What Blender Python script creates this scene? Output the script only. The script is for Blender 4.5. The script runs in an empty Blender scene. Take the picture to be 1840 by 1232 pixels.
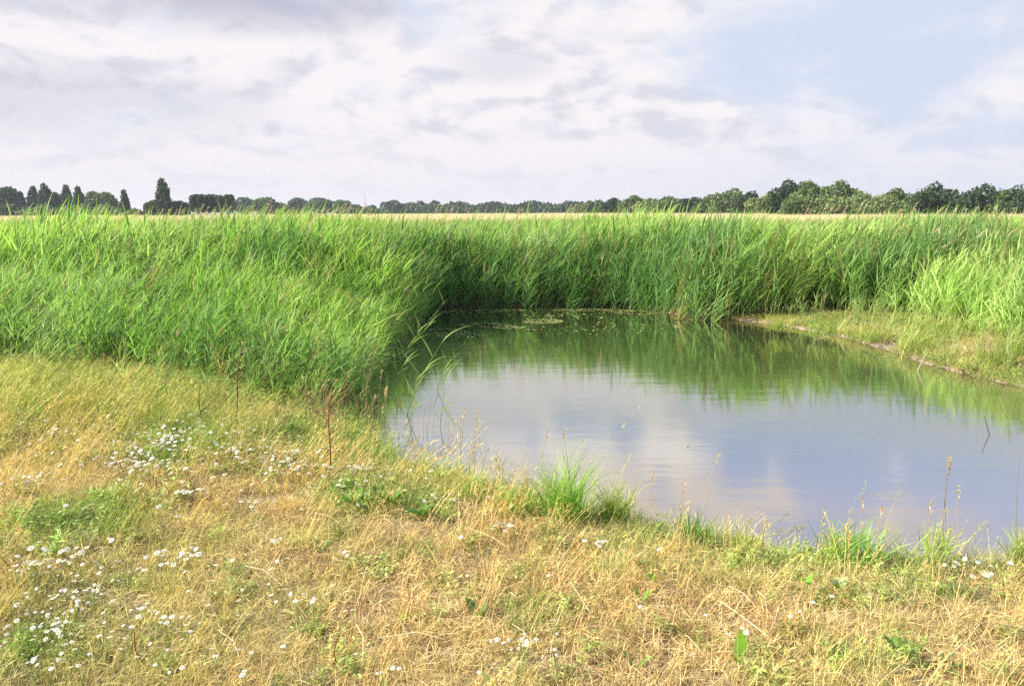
import bpy, math, random
import numpy as np
from mathutils import Vector, Matrix, Euler
R = math.radians
sc = bpy.context.scene
col = sc.collection
rng = np.random.default_rng(7)
random.seed(7)

# ------------------------------------------------------------------ camera
CAM_Z = 2.0
W0, H0 = 1840.0, 1232.0
LENS = 29.5
FPX = W0 * LENS / 36.0
PITCH = math.atan((616 - 379) / FPX)
ROLL = R(0.25)
cam = bpy.data.cameras.new('camera')
cam.lens = LENS; cam.sensor_width = 36; cam.clip_start = 0.1; cam.clip_end = 20000
camo = bpy.data.objects.new('camera', cam); col.objects.link(camo)
camo.location = (0, 0, CAM_Z)
camo.rotation_euler = (Matrix.Rotation(R(90) - PITCH, 4, 'X') @ Matrix.Rotation(-ROLL, 4, 'Z')).to_euler()
sc.camera = camo
CM = np.array(camo.rotation_euler.to_matrix())

# ------------------------------------------------------------------ exposure
sc.view_settings.view_transform = 'Standard'
sc.view_settings.look = 'None'
sc.view_settings.gamma = 1.0
sc.view_settings.exposure = 1.1
sc.render.filter_size = 1.9
sc.cycles.use_denoising = False
sc.cycles.max_bounces = 6
sc.cycles.transmission_bounces = 4
sc.cycles.volume_bounces = 0
sc.cycles.sample_clamp_indirect = 4.0

# ------------------------------------------------------------------ sun + sky
SUN_EL, SUN_AZ = R(33), R(-97)        # azimuth from +Y, clockwise: the sun stands on the left, a little behind
sun = bpy.data.lights.new('sun', 'SUN'); sun.energy = 5.0; sun.angle = R(0.5); sun.color = (1.0, 0.94, 0.84)
so = bpy.data.objects.new('sun', sun); col.objects.link(so)
sd = Vector((math.cos(SUN_EL) * math.sin(SUN_AZ), math.cos(SUN_EL) * math.cos(SUN_AZ), math.sin(SUN_EL)))
so.rotation_euler = sd.to_track_quat('Z', 'Y').to_euler(); so.location = (-20, 5, 30)

class NT:
    def __init__(s, tree): s.t = tree; s.n = tree.nodes; s.l = tree.links
    def put(s, sock, v):
        if isinstance(v, bpy.types.NodeSocket): s.l.new(v, sock)
        elif v is not None: sock.default_value = v
    def node(s, typ, ins=None, **kw):
        n = s.n.new(typ)
        for k, v in kw.items(): setattr(n, k, v)
        for k, v in (ins or {}).items(): s.put(n.inputs[k], v)
        return n
    def m(s, op, a, b=None, c=None, clamp=False):
        n = s.n.new('ShaderNodeMath'); n.operation = op; n.use_clamp = clamp
        s.put(n.inputs[0], a); s.put(n.inputs[1], b); s.put(n.inputs[2], c)
        return n.outputs[0]
    def ss(s, x, a, b):
        n = s.n.new('ShaderNodeMapRange'); n.interpolation_type = 'SMOOTHSTEP'
        s.put(n.inputs['Value'], x); s.put(n.inputs['From Min'], a); s.put(n.inputs['From Max'], b)
        return n.outputs[0]
    def mix(s, f, a, b, mode='MIX'):
        n = s.n.new('ShaderNodeMix'); n.data_type = 'RGBA'; n.blend_type = mode; n.clamp_factor = True
        s.put(n.inputs[0], f)
        for i, v in ((6, a), (7, b)):
            if isinstance(v, tuple) and len(v) == 3: v = (*v, 1)
            s.put(n.inputs[i], v)
        return n.outputs[2]
    def noise(s, vec, scale, detail=4, rough=0.5, dist=0.0, dim='3D'):
        n = s.n.new('ShaderNodeTexNoise'); n.noise_dimensions = dim
        if vec is not None: s.l.new(vec, n.inputs['Vector'])
        n.inputs['Scale'].default_value = scale; n.inputs['Detail'].default_value = detail
        n.inputs['Roughness'].default_value = rough; n.inputs['Distortion'].default_value = dist
        return n.outputs['Fac']

world = bpy.data.worlds.new('World'); sc.world = world; world.use_nodes = True
T = NT(world.node_tree); T.n.clear()
sky = T.node('ShaderNodeTexSky'); sky.sky_type = 'NISHITA'; sky.sun_disc = False
sky.sun_elevation = SUN_EL; sky.sun_rotation = SUN_AZ; sky.air_density = 1.2; sky.dust_density = 1.5; sky.ozone_density = 1.0
tc = T.node('ShaderNodeTexCoord')
sp = T.node('ShaderNodeSeparateXYZ', {0: tc.outputs['Generated']})
X, Y, Z = sp.outputs
el = T.m('MULTIPLY', T.m('ARCSINE', Z), 57.2958)
az = T.m('MULTIPLY', T.m('ARCTAN2', X, Y), 57.2958)
zz = T.m('ADD', T.m('MAXIMUM', Z, 0.0), 0.36)
cp = T.node('ShaderNodeCombineXYZ', {0: T.m('DIVIDE', X, zz), 1: T.m('DIVIDE', Y, zz), 2: 3.3}).outputs[0]
n1 = T.noise(cp, 3.3, 9, 0.55, 0.3)
off = T.node('ShaderNodeVectorMath', {0: cp, 1: (-0.035, 0.055, 0)}, operation='ADD').outputs[0]
n1b = T.noise(off, 3.3, 6, 0.5, 0.3)
cp2 = T.node('ShaderNodeVectorMath', {0: cp, 1: (1.0, 0.55, 1.0)}, operation='MULTIPLY').outputs[0]
n2 = T.noise(cp2, 10, 6, 0.6, 0.3)
ae = T.node('ShaderNodeCombineXYZ', {0: T.m('DIVIDE', az, 5.6), 1: T.m('DIVIDE', el, 2.7), 2: 1.7}).outputs[0]
ae2 = T.node('ShaderNodeVectorMath', {0: ae, 1: (-0.14, 0.30, 0)}, operation='ADD').outputs[0]
n3 = T.noise(ae, 1.0, 7, 0.56, 0.4); n3b = T.noise(ae2, 1.0, 4, 0.5, 0.4)
# blue gaps: one wide one at the upper right, one further up there (seen in the water), thin ones between the clouds
def blob(a0, e0, ra, re):
    dx = T.m('DIVIDE', T.m('SUBTRACT', az, a0), ra); dy = T.m('DIVIDE', T.m('SUBTRACT', el, e0), re)
    r = T.m('ADD', T.m('MULTIPLY', dx, dx), T.m('MULTIPLY', dy, dy))
    return T.ss(r, 1.0, 0.0)
gap = T.m('MAXIMUM', T.m('MAXIMUM', T.m('MULTIPLY', blob(21, 11.5, 13, 7), 1.0), T.m('MULTIPLY', blob(25, 15.6, 18, 3.4), 1.35)), T.m('MULTIPLY', blob(7, 14, 9, 2.2), 0.55))
gap = T.m('MAXIMUM', gap, T.m('MULTIPLY', T.ss(el, 24, 45), 0.9))
right = T.m('MULTIPLY', T.ss(az, 2, 30), T.m('MULTIPLY', T.ss(el, 0.5, 6), 0.17))
dens = T.m('SUBTRACT', T.m('ADD', T.m('ADD', T.m('MULTIPLY', n1, .62), T.m('MULTIPLY', n3, .38)), T.m('ADD', 0.13, T.m('MULTIPLY', T.m('SUBTRACT', n3, .5), T.m('MULTIPLY', T.ss(el, 12.5, 14.5), 1.1)))), T.m('ADD', T.m('MULTIPLY', gap, 0.20), right))
cover = T.ss(dens, 0.33, 0.62)
haze_low = T.ss(el, 7.0, -1.0)
cover = T.m('MAXIMUM', cover, T.m('MULTIPLY', haze_low, 0.88))
lit = T.m('ADD', T.m('MULTIPLY', T.m('SUBTRACT', n1, n1b), 4.2), 0.62)
lit = T.m('ADD', lit, T.m('MULTIPLY', T.m('SUBTRACT', n2, 0.5), 0.55), clamp=True)
puff = T.m('MULTIPLY', T.m('SUBTRACT', n3, n3b), T.m('MULTIPLY', T.ss(el, 2.5, 6), 2.3))
lit = T.m('ADD', T.m('MULTIPLY', lit, .75), T.m('ADD', puff, .16), clamp=True)
dark = T.m('MAXIMUM', T.m('MULTIPLY', blob(-20, 14.8, 25, 4.8), .85), T.m('MULTIPLY', blob(-28, 6.4, 16, 3.0), 0.38))
dark = T.m('MAXIMUM', dark, T.m('MULTIPLY', blob(-1, 9.4, 5, 1.6), 0.30))
dark = T.m('MULTIPLY', dark, T.ss(n1, 0.30, 0.52))
K = 4.35
ccol = T.mix(T.ss(lit, 0.0, 0.75), (K * .78, K * .775, K * .86), (K * 1.02, K * .98, K * 1.01))
ccol = T.mix(dark, ccol, (K * .50, K * .51, K * .65))
ccol = T.mix(T.ss(el, 13.5, 16.5), ccol, T.mix(1.0, ccol, T.mix(T.ss(el, 15, 19), (1.50, 1.52, 1.48), (1.02, .99, .92)), 'MULTIPLY'))
ccol = T.mix(haze_low, ccol, T.mix(T.ss(az, 0, 26), (K * .93, K * .89, K * .945), (K * .80, K * .835, K * .945)))
blue = T.mix(T.ss(el, 17.0, 13.0), T.mix(0.7, sky.outputs[0], (K * .40, K * .66, K * 1.30)), (K * .70, K * .79, K * .96))
fin = T.mix(cover, blue, ccol)
bg = T.node('ShaderNodeBackground', {'Color': fin, 'Strength': 0.1})
wo = T.node('ShaderNodeOutputWorld'); T.l.new(bg.outputs[0], wo.inputs[0])

# ------------------------------------------------------------------ helpers
def ray(px, py):
    d = np.array([(px - W0 / 2) / FPX, -(py - H0 / 2) / FPX, -1.0])
    return CM @ d
def at(px, py, z=0.2):
    d = ray(px, py); t = (z - CAM_Z) / d[2]
    return np.array([d[0] * t, d[1] * t, z])
def at_y(px, py, dist):
    d = ray(px, py); t = dist / d[1]
    return np.array([d[0] * t, dist, CAM_Z + d[2] * t])

def vnoise(x, y, s, seed=0):
    x = np.asarray(x, float) / s + 1000.0 + seed * 17.3; y = np.asarray(y, float) / s + 1000.0 + seed * 31.7
    xi = np.floor(x).astype(np.int64); yi = np.floor(y).astype(np.int64); fx = x - xi; fy = y - yi
    fx = fx * fx * (3 - 2 * fx); fy = fy * fy * (3 - 2 * fy)
    def h(a, b):
        v = np.sin(a * 12.9898 + b * 78.233 + seed * 3.7) * 43758.5453
        return v - np.floor(v)
    return (h(xi, yi) * (1 - fx) + h(xi + 1, yi) * fx) * (1 - fy) + (h(xi, yi + 1) * (1 - fx) + h(xi + 1, yi + 1) * fx) * fy
def fbm(x, y, s, seed=0):
    return 0.55 * vnoise(x, y, s, seed) + 0.3 * vnoise(x, y, s / 2.1, seed + 1) + 0.15 * vnoise(x, y, s / 4.3, seed + 2)

def poly_sd(px, py, poly):
    """signed distance to a polygon, negative inside"""
    px = np.asarray(px, float); py = np.asarray(py, float)
    d2 = np.full(px.shape, 1e18); ins = np.zeros(px.shape, bool)
    n = len(poly)
    for i in range(n):
        ax, ay = poly[i]; bx, by = poly[(i + 1) % n]
        ex, ey = bx - ax, by - ay
        t = np.clip(((px - ax) * ex + (py - ay) * ey) / (ex * ex + ey * ey + 1e-12), 0, 1)
        d2 = np.minimum(d2, (px - ax - ex * t) ** 2 + (py - ay - ey * t) ** 2)
        c = ((ay > py) != (by > py)) & (px < (bx - ax) * (py - ay) / (by - ay + 1e-12) + ax)
        ins ^= c
    d = np.sqrt(d2)
    return np.where(ins, -d, d)
def sstep(x, a, b):
    t = np.clip((x - a) / (b - a), 0, 1); return t * t * (3 - 2 * t)

def mesh_obj(name, V, F, mats, parent=None, attrs=None, smooth=True, matidx=None, loc=None, tint=None, link=True):
    V = np.asarray(V, np.float32); F = np.asarray(F, np.int32)
    me = bpy.data.meshes.new(name)
    k = F.shape[1]
    me.vertices.add(len(V)); me.vertices.foreach_set('co', V.ravel())
    me.loops.add(F.size); me.loops.foreach_set('vertex_index', F.ravel())
    me.polygons.add(len(F)); me.polygons.foreach_set('loop_start', np.arange(0, F.size, k, dtype=np.int32))
    try: me.polygons.foreach_set('loop_total', np.full(len(F), k, np.int32))
    except Exception: pass
    for nm, (typ, arr) in (attrs or {}).items():
        a = me.attributes.new(nm, typ, 'POINT')
        a.data.foreach_set('color' if typ == 'FLOAT_COLOR' else ('vector' if typ == 'FLOAT_VECTOR' else 'value'), np.asarray(arr).ravel())
    if not isinstance(mats, (list, tuple)): mats = [mats]
    for m_ in mats: me.materials.append(m_)
    if matidx is not None: me.polygons.foreach_set('material_index', np.asarray(matidx, np.int32))
    if smooth: me.polygons.foreach_set('use_smooth', np.ones(len(F), bool))
    me.update(calc_edges=True)
    o = bpy.data.objects.new(name, me)
    if link: col.objects.link(o)
    if parent: o.parent = parent
    if loc is not None: o.location = loc
    if tint is not None: o['tint'] = [float(v) for v in tint]
    return o
def tag(o, label=None, cat=None, group=None, kind=None):
    if label: o['label'] = label
    if cat: o['category'] = cat
    if group: o['group'] = group
    if kind: o['kind'] = kind
    return o
def empty(name, loc):
    o = bpy.data.objects.new(name, None); col.objects.link(o); o.location = [float(v) for v in loc]; o.empty_display_size = 0.1
    return o

# ------------------------------------------------------------------ materials
def leaf_mat(name, rough=0.5, transl=0.42, var=0.5, hue=0.0, spec=0.35):
    m = bpy.data.materials.new(name); m.use_nodes = True
    t = NT(m.node_tree); t.n.clear()
    vc = t.node('ShaderNodeAttribute', attribute_name='vc', attribute_type='GEOMETRY')
    ti = t.node('ShaderNodeAttribute', attribute_name='tint', attribute_type='INSTANCER')
    ge = t.node('ShaderNodeNewGeometry')
    rv = t.m('ADD', t.m('MULTIPLY', ge.outputs['Random Per Island'], var), 1 - var / 2)
    c = t.mix(1.0, vc.outputs['Color'], ti.outputs['Color'], 'MULTIPLY')
    rc = t.node('ShaderNodeCombineColor', {0: rv, 1: rv, 2: rv}).outputs[0]
    c = t.mix(1.0, c, rc, 'MULTIPLY')
    p = t.node('ShaderNodeBsdfPrincipled', {'Base Color': c, 'Roughness': rough, 'Specular IOR Level': spec})
    tr = t.node('ShaderNodeBsdfTranslucent', {'Color': t.mix(1.0, c, (1.0, 1.2, 0.62), 'MULTIPLY')})
    mx = t.node('ShaderNodeMixShader', {0: transl, 1: p.outputs[0], 2: tr.outputs[0]})
    o = t.node('ShaderNodeOutputMaterial'); t.l.new(mx.outputs[0], o.inputs[0])
    return m
def plain(name, c, rough=0.7, var=0.25, scale=6.0, spec=0.3):
    m = bpy.data.materials.new(name); m.use_nodes = True
    t = NT(m.node_tree); t.n.clear()
    tcn = t.node('ShaderNodeTexCoord')
    f = t.noise(tcn.outputs['Object'], scale, 5, 0.6)
    cc = t.mix(f, tuple(v * (1 - var) for v in c), tuple(min(1, v * (1 + var)) for v in c))
    p = t.node('ShaderNodeBsdfPrincipled', {'Base Color': cc, 'Roughness': rough, 'Specular IOR Level': spec})
    o = t.node('ShaderNodeOutputMaterial'); t.l.new(p.outputs[0], o.inputs[0])
    return m
MAT_REED = leaf_mat('reed_leaf', 0.55, 0.45, 0.5, spec=.2)
MAT_GRASS = leaf_mat('grass_blade', 0.55, 0.4, 0.6)
MAT_DRY = leaf_mat('dry_grass', 0.6, 0.3, 0.55, spec=0.3)
MAT_CROWN = leaf_mat('tree_leaf', 0.6, 0.25, 0.6, spec=0.2)
MAT_STALK = leaf_mat('dead_stalk', 0.75, 0.0, 0.2, spec=0.15)
MAT_PETAL = leaf_mat('petal', 0.6, 0.3, 0.1, spec=0.2)
MAT_WEED = leaf_mat('duckweed', 0.6, 0.1, 0.5, spec=0.2)
MAT_BARK = plain('bark', (0.12, 0.09, 0.065), 0.9, 0.35, 3)

# ------------------------------------------------------------------ ground plan (pond outline and reed edge)
SH = [(772, 551), (850, 549), (1000, 547), (1100, 548), (1165, 552), (1215, 566), (1300, 572), (1380, 580), (1450, 591), (1520, 606),
      (1600, 631), (1700, 662), (1780, 682), (1850, 700), (1990, 745)]
near = [(2150, 1050), (1840, 1034), (1720, 1030), (1600, 1022), (1500, 1016), (1400, 1004), (1300, 986), (1200, 966), (1110, 944), (1040, 924), (960, 906),
        (880, 886), (800, 868), (730, 846), (672, 800), (640, 752), (642, 712), (656, 678), (690, 640), (722, 605), (752, 575)]
POND = [tuple(at(x, y, 0.0)[:2]) for x, y in SH]
e1 = POND[-1]
POND += [(e1[0] + 2.5, e1[1] - 0.6), (e1[0] + 3.4, e1[1] - 3.0)]
POND += [tuple(at(x, y, 0.0)[:2]) for x, y in near]
RE = [(-700, 668), (-300, 664), (0, 662), (100, 675), (200, 664), (300, 686), (420, 700), (520, 718), (590, 732), (640, 726)]
REED = [tuple(at(x, y, 0.2)[:2]) for x, y in RE]
REED += [tuple(at(x, y, 0.0)[:2]) for x, y in [(668, 694), (690, 650), (722, 612), (760, 582), (786, 557), (850, 554), (1000, 553), (1100, 554), (1160, 560), (1206, 573), (1290, 579), (1345, 577)]]
REED += [tuple(at(x, y, 0.12)[:2]) for x, y in [(1400, 566), (1480, 563), (1560, 568), (1640, 582), (1720, 598), (1780, 614), (1840, 630), (1990, 668), (2500, 720)]]
REED += [(48, 46), (-48, 46)]
def ground_z(x, y):
    x = np.asarray(x, float); y = np.asarray(y, float)
    d = poly_sd(x, y, POND)
    r = sstep(x, 2.0, 6.5) * sstep(y, 7.5, 9.5)            # the low, muddy right bank
    d = d + r * .30 * (fbm(x, y, .7, 23) - .42) * np.exp(-np.abs(d) / .6)
    rise = 0.24 * (1 - r) + 0.15 * r; fall = 0.9 * (1 - r) + 1.7 * r
    o = rise * (1 - np.exp(-np.maximum(d, 0) / fall)) + 0.018 + np.clip(d, 0, 1) * 0.07 * (fbm(x, y, 0.9, 3) - 0.5) + np.clip(d, 0, 0.6) * 0.03 * (vnoise(x, y, 0.17, 5) - 0.5)
    i = -0.02 - 0.55 * (1 - np.exp(np.minimum(d, 0) / 1.2))
    return np.where(d > 0, o, i)

def axis(lo, hi, step, far):
    a = list(np.arange(lo, hi + 1e-6, step)); s = step
    v = hi
    while v < far: s *= 1.22; v += s; a.append(v)
    v = lo; s = step; pre = []
    while v > -far: s *= 1.22; v -= s; pre.append(v)
    return np.array(pre[::-1] + a)
gx = axis(-12, 14, 0.09, 2600); gy = axis(0.6, 21, 0.09, 2600)
GX, GY = np.meshgrid(gx, gy)
GZ = ground_z(GX, GY)
V = np.stack([GX.ravel(), GY.ravel(), GZ.ravel()], 1)
nx, ny = len(gx), len(gy)
ii = (np.arange(ny - 1)[:, None] * nx + np.arange(nx - 1)[None]).ravel()
F = np.stack([ii, ii + 1, ii + nx + 1, ii + nx], 1)
m = bpy.data.materials.new('soil_and_thatch'); m.use_nodes = True
t = NT(m.node_tree); t.n.clear()
tcn = t.node('ShaderNodeTexCoord').outputs['Object']
sep = t.node('ShaderNodeSeparateXYZ', {0: tcn})
a = t.noise(tcn, 1.3, 5, 0.6); b = t.noise(tcn, 38, 4, 0.7, 0.6)
c = t.mix(t.ss(b, 0.35, 0.65), (0.10, 0.068, 0.038), (0.46, 0.34, 0.19))
c = t.mix(t.ss(a, 0.5, 0.7), c, t.mix(b, (0.10, 0.10, 0.03), (0.22, 0.21, 0.07)))
mud = t.mix(t.ss(b, 0.3, 0.7), (0.16, 0.12, 0.08), (0.42, 0.32, 0.235))
rb = t.m('MULTIPLY', t.ss(sep.outputs[0], 2.4, 4.0), t.ss(sep.outputs[1], 7.5, 9.0))
rb = t.m('MULTIPLY', rb, t.ss(sep.outputs[1], 40, 25))
c = t.mix(t.ss(sep.outputs[2], 0.07, 0.03), c, (0.15, 0.115, 0.08))
c = t.mix(rb, c, mud)
c = t.mix(t.ss(sep.outputs[1], 290, 340), c, (.22, .22, .11))
c = t.mix(t.m('MULTIPLY', t.ss(sep.outputs[1], 38, 46), t.ss(sep.outputs[1], 330, 300)), c, t.mix(a, (0.50, 0.41, 0.27), (0.62, 0.52, 0.36)))
bp = t.node('ShaderNodeBump', {'Height': b, 'Strength': 0.6, 'Distance': 0.02})
p = t.node('ShaderNodeBsdfPrincipled', {'Base Color': c, 'Roughness': 0.9, 'Normal': bp.outputs[0], 'Specular IOR Level': 0.2})
o = t.node('ShaderNodeOutputMaterial'); t.l.new(p.outputs[0], o.inputs[0])
tag(mesh_obj('ground', V, F, m), 'dry sandy ground and thatch of the meadow and reed marsh', None, None, 'structure')

# ------------------------------------------------------------------ pond water
PA = np.array(POND); x0, x1 = PA[:, 0].min() - 0.6, PA[:, 0].max() + 0.6; y0, y1 = PA[:, 1].min() - 0.6, PA[:, 1].max() + 0.6
wx = np.arange(x0, x1, 0.2); wy = np.arange(y0, y1, 0.2)
WX, WY = np.meshgrid(wx, wy); dd = poly_sd(WX, WY, POND)
V = np.stack([WX.ravel(), WY.ravel(), np.zeros(WX.size)], 1)
nx = len(wx); ii = (np.arange(len(wy) - 1)[:, None] * nx + np.arange(nx - 1)[None])
keep = (dd[:-1, :-1] < 0.5)
ii = ii[keep]
F = np.stack([ii, ii + 1, ii + nx + 1, ii + nx], 1)
nearw = (1 - sstep(WY.ravel(), 5.0, 8.5))
shal = np.clip(np.exp(np.minimum(dd.ravel(), 0) / 0.9) * 0.5 + nearw * 0.9, 0, 1)
m = bpy.data.materials.new('murky_water'); m.use_nodes = True
t = NT(m.node_tree); t.n.clear()
tcn = t.node('ShaderNodeTexCoord').outputs['Object']
sh = t.node('ShaderNodeAttribute', attribute_name='shallow', attribute_type='GEOMETRY').outputs['Fac']
c = t.mix(sh, (0.040, 0.045, 0.015), (0.215, 0.165, 0.125))
c = t.mix(t.m('MULTIPLY', t.noise(tcn, 0.7, 4, 0.6), 0.35), c, (0.09, 0.075, 0.05))
st = t.node('ShaderNodeVectorMath', {0: tcn, 1: (0.55, 1.6, 1)}, operation='MULTIPLY').outputs[0]
r1 = t.noise(st, 2.2, 3, 0.55); r2 = t.noise(st, 16, 4, 0.65, 0.4)
hgt = t.m('ADD', t.m('MULTIPLY', r1, 0.6), t.m('MULTIPLY', r2, 0.14))
bp = t.node('ShaderNodeBump', {'Height': hgt, 'Strength': 0.15, 'Distance': 0.02})
df = t.node('ShaderNodeBsdfDiffuse', {'Color': c}); gl = t.node('ShaderNodeBsdfGlossy', {'Color': (.97, .98, .95, 1), 'Roughness': .015, 'Normal': bp.outputs[0]})
fr = t.node('ShaderNodeFresnel', {'IOR': 1.45, 'Normal': bp.outputs[0]})
p = t.node('ShaderNodeMixShader', {0: t.m('ADD', t.m('MULTIPLY', fr.outputs[0], 1.45), .15, clamp=True), 1: df.outputs[0], 2: gl.outputs[0]})
o = t.node('ShaderNodeOutputMaterial'); t.l.new(p.outputs[0], o.inputs[0])
tag(mesh_obj('pond_water', V, F, m, attrs={'shallow': ('FLOAT', shal.astype(np.float32))}), 'still murky pond reflecting reeds and cloudy sky', None, None, 'structure')

# ------------------------------------------------------------------ blade geometry
def blades(base, az, th, curve, L, Wd, nseg=4, prof='leaf', c0=(1, 1, 1), c1=(1, 1, 1), wind=0.0, jit=0.15, twist=None):
    base = np.asarray(base, float); n = len(base)
    def arr(v): return np.broadcast_to(np.asarray(v, float), (n,)).copy()
    az, th, curve, L, Wd = map(arr, (az, th, curve, L, Wd))
    tw = rng.uniform(-0.9, 0.9, n) if twist is None else arr(twist)
    P = base.copy(); pts = []; cols = []
    hd = np.stack([np.cos(az), np.sin(az), np.zeros(n)], 1)
    side0 = np.stack([-np.sin(az), np.cos(az), np.zeros(n)], 1)
    c0 = np.asarray(c0, float); c1 = np.asarray(c1, float)
    cj = 1 + rng.uniform(-jit, jit, (n, 1))
    for i in range(nseg + 1):
        s = i / nseg; a_ = th + curve * s
        d = hd * np.sin(a_)[:, None] + np.array([0, 0, 1.0]) * np.cos(a_)[:, None]
        d[:, 0] += wind * s; d /= np.linalg.norm(d, axis=1, keepdims=True)
        if i: P = P + d * (L / nseg)[:, None]
        nrm = np.cross(d, side0); sd_ = side0 * np.cos(tw)[:, None] + nrm * np.sin(tw)[:, None]
        if prof == 'leaf': w = [0.45, 0.95, 1.0, 0.7, 0.42, 0.2, 0.04][min(6, round(s * 6))]
        elif prof == 'blade': w = max(0.06, (1 - s) ** 0.7)
        elif prof == 'broad': w = max(0.05, math.sin(math.pi * min(1, s * 0.9 + 0.08)) ** 0.7)
        else: w = 1 - 0.45 * s
        pts.append(np.stack([P - sd_ * (Wd * w / 2)[:, None], P + sd_ * (Wd * w / 2)[:, None]], 1))
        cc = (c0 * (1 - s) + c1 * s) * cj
        cols.append(np.stack([cc, cc], 1))
    PT = np.stack(pts, 1).reshape(-1, 3)
    CC = np.stack(cols, 1).reshape(-1, 3)
    st_ = (nseg + 1) * 2
    q = np.array([[2 * k, 2 * k + 1, 2 * k + 3, 2 * k + 2] for k in range(nseg)])
    Fq = (np.arange(n)[:, None, None] * st_ + q[None]).reshape(-1, 4)
    return PT, Fq, np.clip(CC, 0, 2)
def tube(path, rad, ns=5, c=(1, 1, 1)):
    path = np.asarray(path, float); k = len(path); rad = np.broadcast_to(rad, (k,))
    V_ = []
    for i in range(k):
        d = path[min(k - 1, i + 1)] - path[max(0, i - 1)]; d /= np.linalg.norm(d) + 1e-9
        u = np.cross(d, [0.3, 1, 0.1]); u /= np.linalg.norm(u); v = np.cross(d, u)
        for j in range(ns):
            a_ = 2 * math.pi * j / ns; V_.append(path[i] + (u * math.cos(a_) + v * math.sin(a_)) * rad[i])
    F_ = [[i * ns + j, i * ns + (j + 1) % ns, (i + 1) * ns + (j + 1) % ns, (i + 1) * ns + j] for i in range(k - 1) for j in range(ns)]
    return np.array(V_), np.array(F_), np.tile(np.asarray(c, float), (len(V_), 1))
class MB:
    def __init__(s): s.v = []; s.f = []; s.c = []; s.mi = []; s.n = 0
    def add(s, vfc, mi=0):
        v, f, c = vfc; s.v.append(v); s.f.append(np.asarray(f) + s.n); s.c.append(c); s.mi.append(np.full(len(f), mi)); s.n += len(v); return s
    def build(s, name, mats, parent=None, loc=None, tint=None, link=True, smooth=True):
        v = np.concatenate(s.v); c = np.concatenate(s.c)
        ca = np.concatenate([c, np.ones((len(c), 1))], 1).astype(np.float32)
        return mesh_obj(name, v, np.concatenate(s.f), mats, parent, {'vc': ('FLOAT_COLOR', ca)}, smooth, np.concatenate(s.mi), loc, tint, link)
U = rng.uniform
protos = {}
def proto(kind, make, n, mats):
    c_ = bpy.data.collections.new('source_' + kind)
    for i in range(n):
        o_ = make(i).build('%s_%02d' % (kind, i), mats, link=False); c_.objects.link(o_)
    protos[kind] = (c_, n)
def scatter(name, kind, P, rot, scl, tint, idx=None):
    P = np.asarray(P, np.float32); n = len(P); cl, k = protos[kind]
    me = bpy.data.meshes.new(name); me.vertices.add(n); me.vertices.foreach_set('co', P.ravel())
    def at_(nm, typ, arr):
        q = me.attributes.new(nm, typ, 'POINT'); q.data.foreach_set({'FLOAT_COLOR': 'color', 'FLOAT_VECTOR': 'vector', 'INT': 'value'}[typ], np.ascontiguousarray(arr).ravel())
    at_('rot', 'FLOAT_VECTOR', np.asarray(rot, np.float32)); at_('scl', 'FLOAT_VECTOR', np.asarray(scl, np.float32))
    at_('idx', 'INT', rng.integers(0, k, n).astype(np.int32) if idx is None else idx)
    at_('tint', 'FLOAT_COLOR', np.concatenate([tint, np.ones((n, 1))], 1).astype(np.float32))
    o_ = bpy.data.objects.new(name, me); col.objects.link(o_)
    g = bpy.data.node_groups.new('scatter_' + name, 'GeometryNodeTree')
    g.interface.new_socket('Geometry', in_out='INPUT', socket_type='NodeSocketGeometry')
    g.interface.new_socket('Geometry', in_out='OUTPUT', socket_type='NodeSocketGeometry')
    N = g.nodes; Lk = g.links
    gi = N.new('NodeGroupInput'); go = N.new('NodeGroupOutput')
    iop = N.new('GeometryNodeInstanceOnPoints'); ci = N.new('GeometryNodeCollectionInfo')
    ci.inputs['Collection'].default_value = cl; ci.inputs['Separate Children'].default_value = True; ci.inputs['Reset Children'].default_value = True
    iop.inputs['Pick Instance'].default_value = True
    def na(nm, typ):
        q = N.new('GeometryNodeInputNamedAttribute'); q.data_type = typ; q.inputs['Name'].default_value = nm; return q.outputs['Attribute']
    e2r = N.new('FunctionNodeEulerToRotation'); Lk.new(na('rot', 'FLOAT_VECTOR'), e2r.inputs[0])
    m2p = N.new('GeometryNodeMeshToPoints')
    Lk.new(gi.outputs[0], m2p.inputs['Mesh']); Lk.new(m2p.outputs[0], iop.inputs['Points']); Lk.new(ci.outputs[0], iop.inputs['Instance'])
    Lk.new(na('idx', 'INT'), iop.inputs['Instance Index']); Lk.new(e2r.outputs[0], iop.inputs['Rotation']); Lk.new(na('scl', 'FLOAT_VECTOR'), iop.inputs['Scale'])
    Lk.new(iop.outputs[0], go.inputs[0])
    md = o_.modifiers.new('scatter', 'NODES'); md.node_group = g
    return o_

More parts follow.
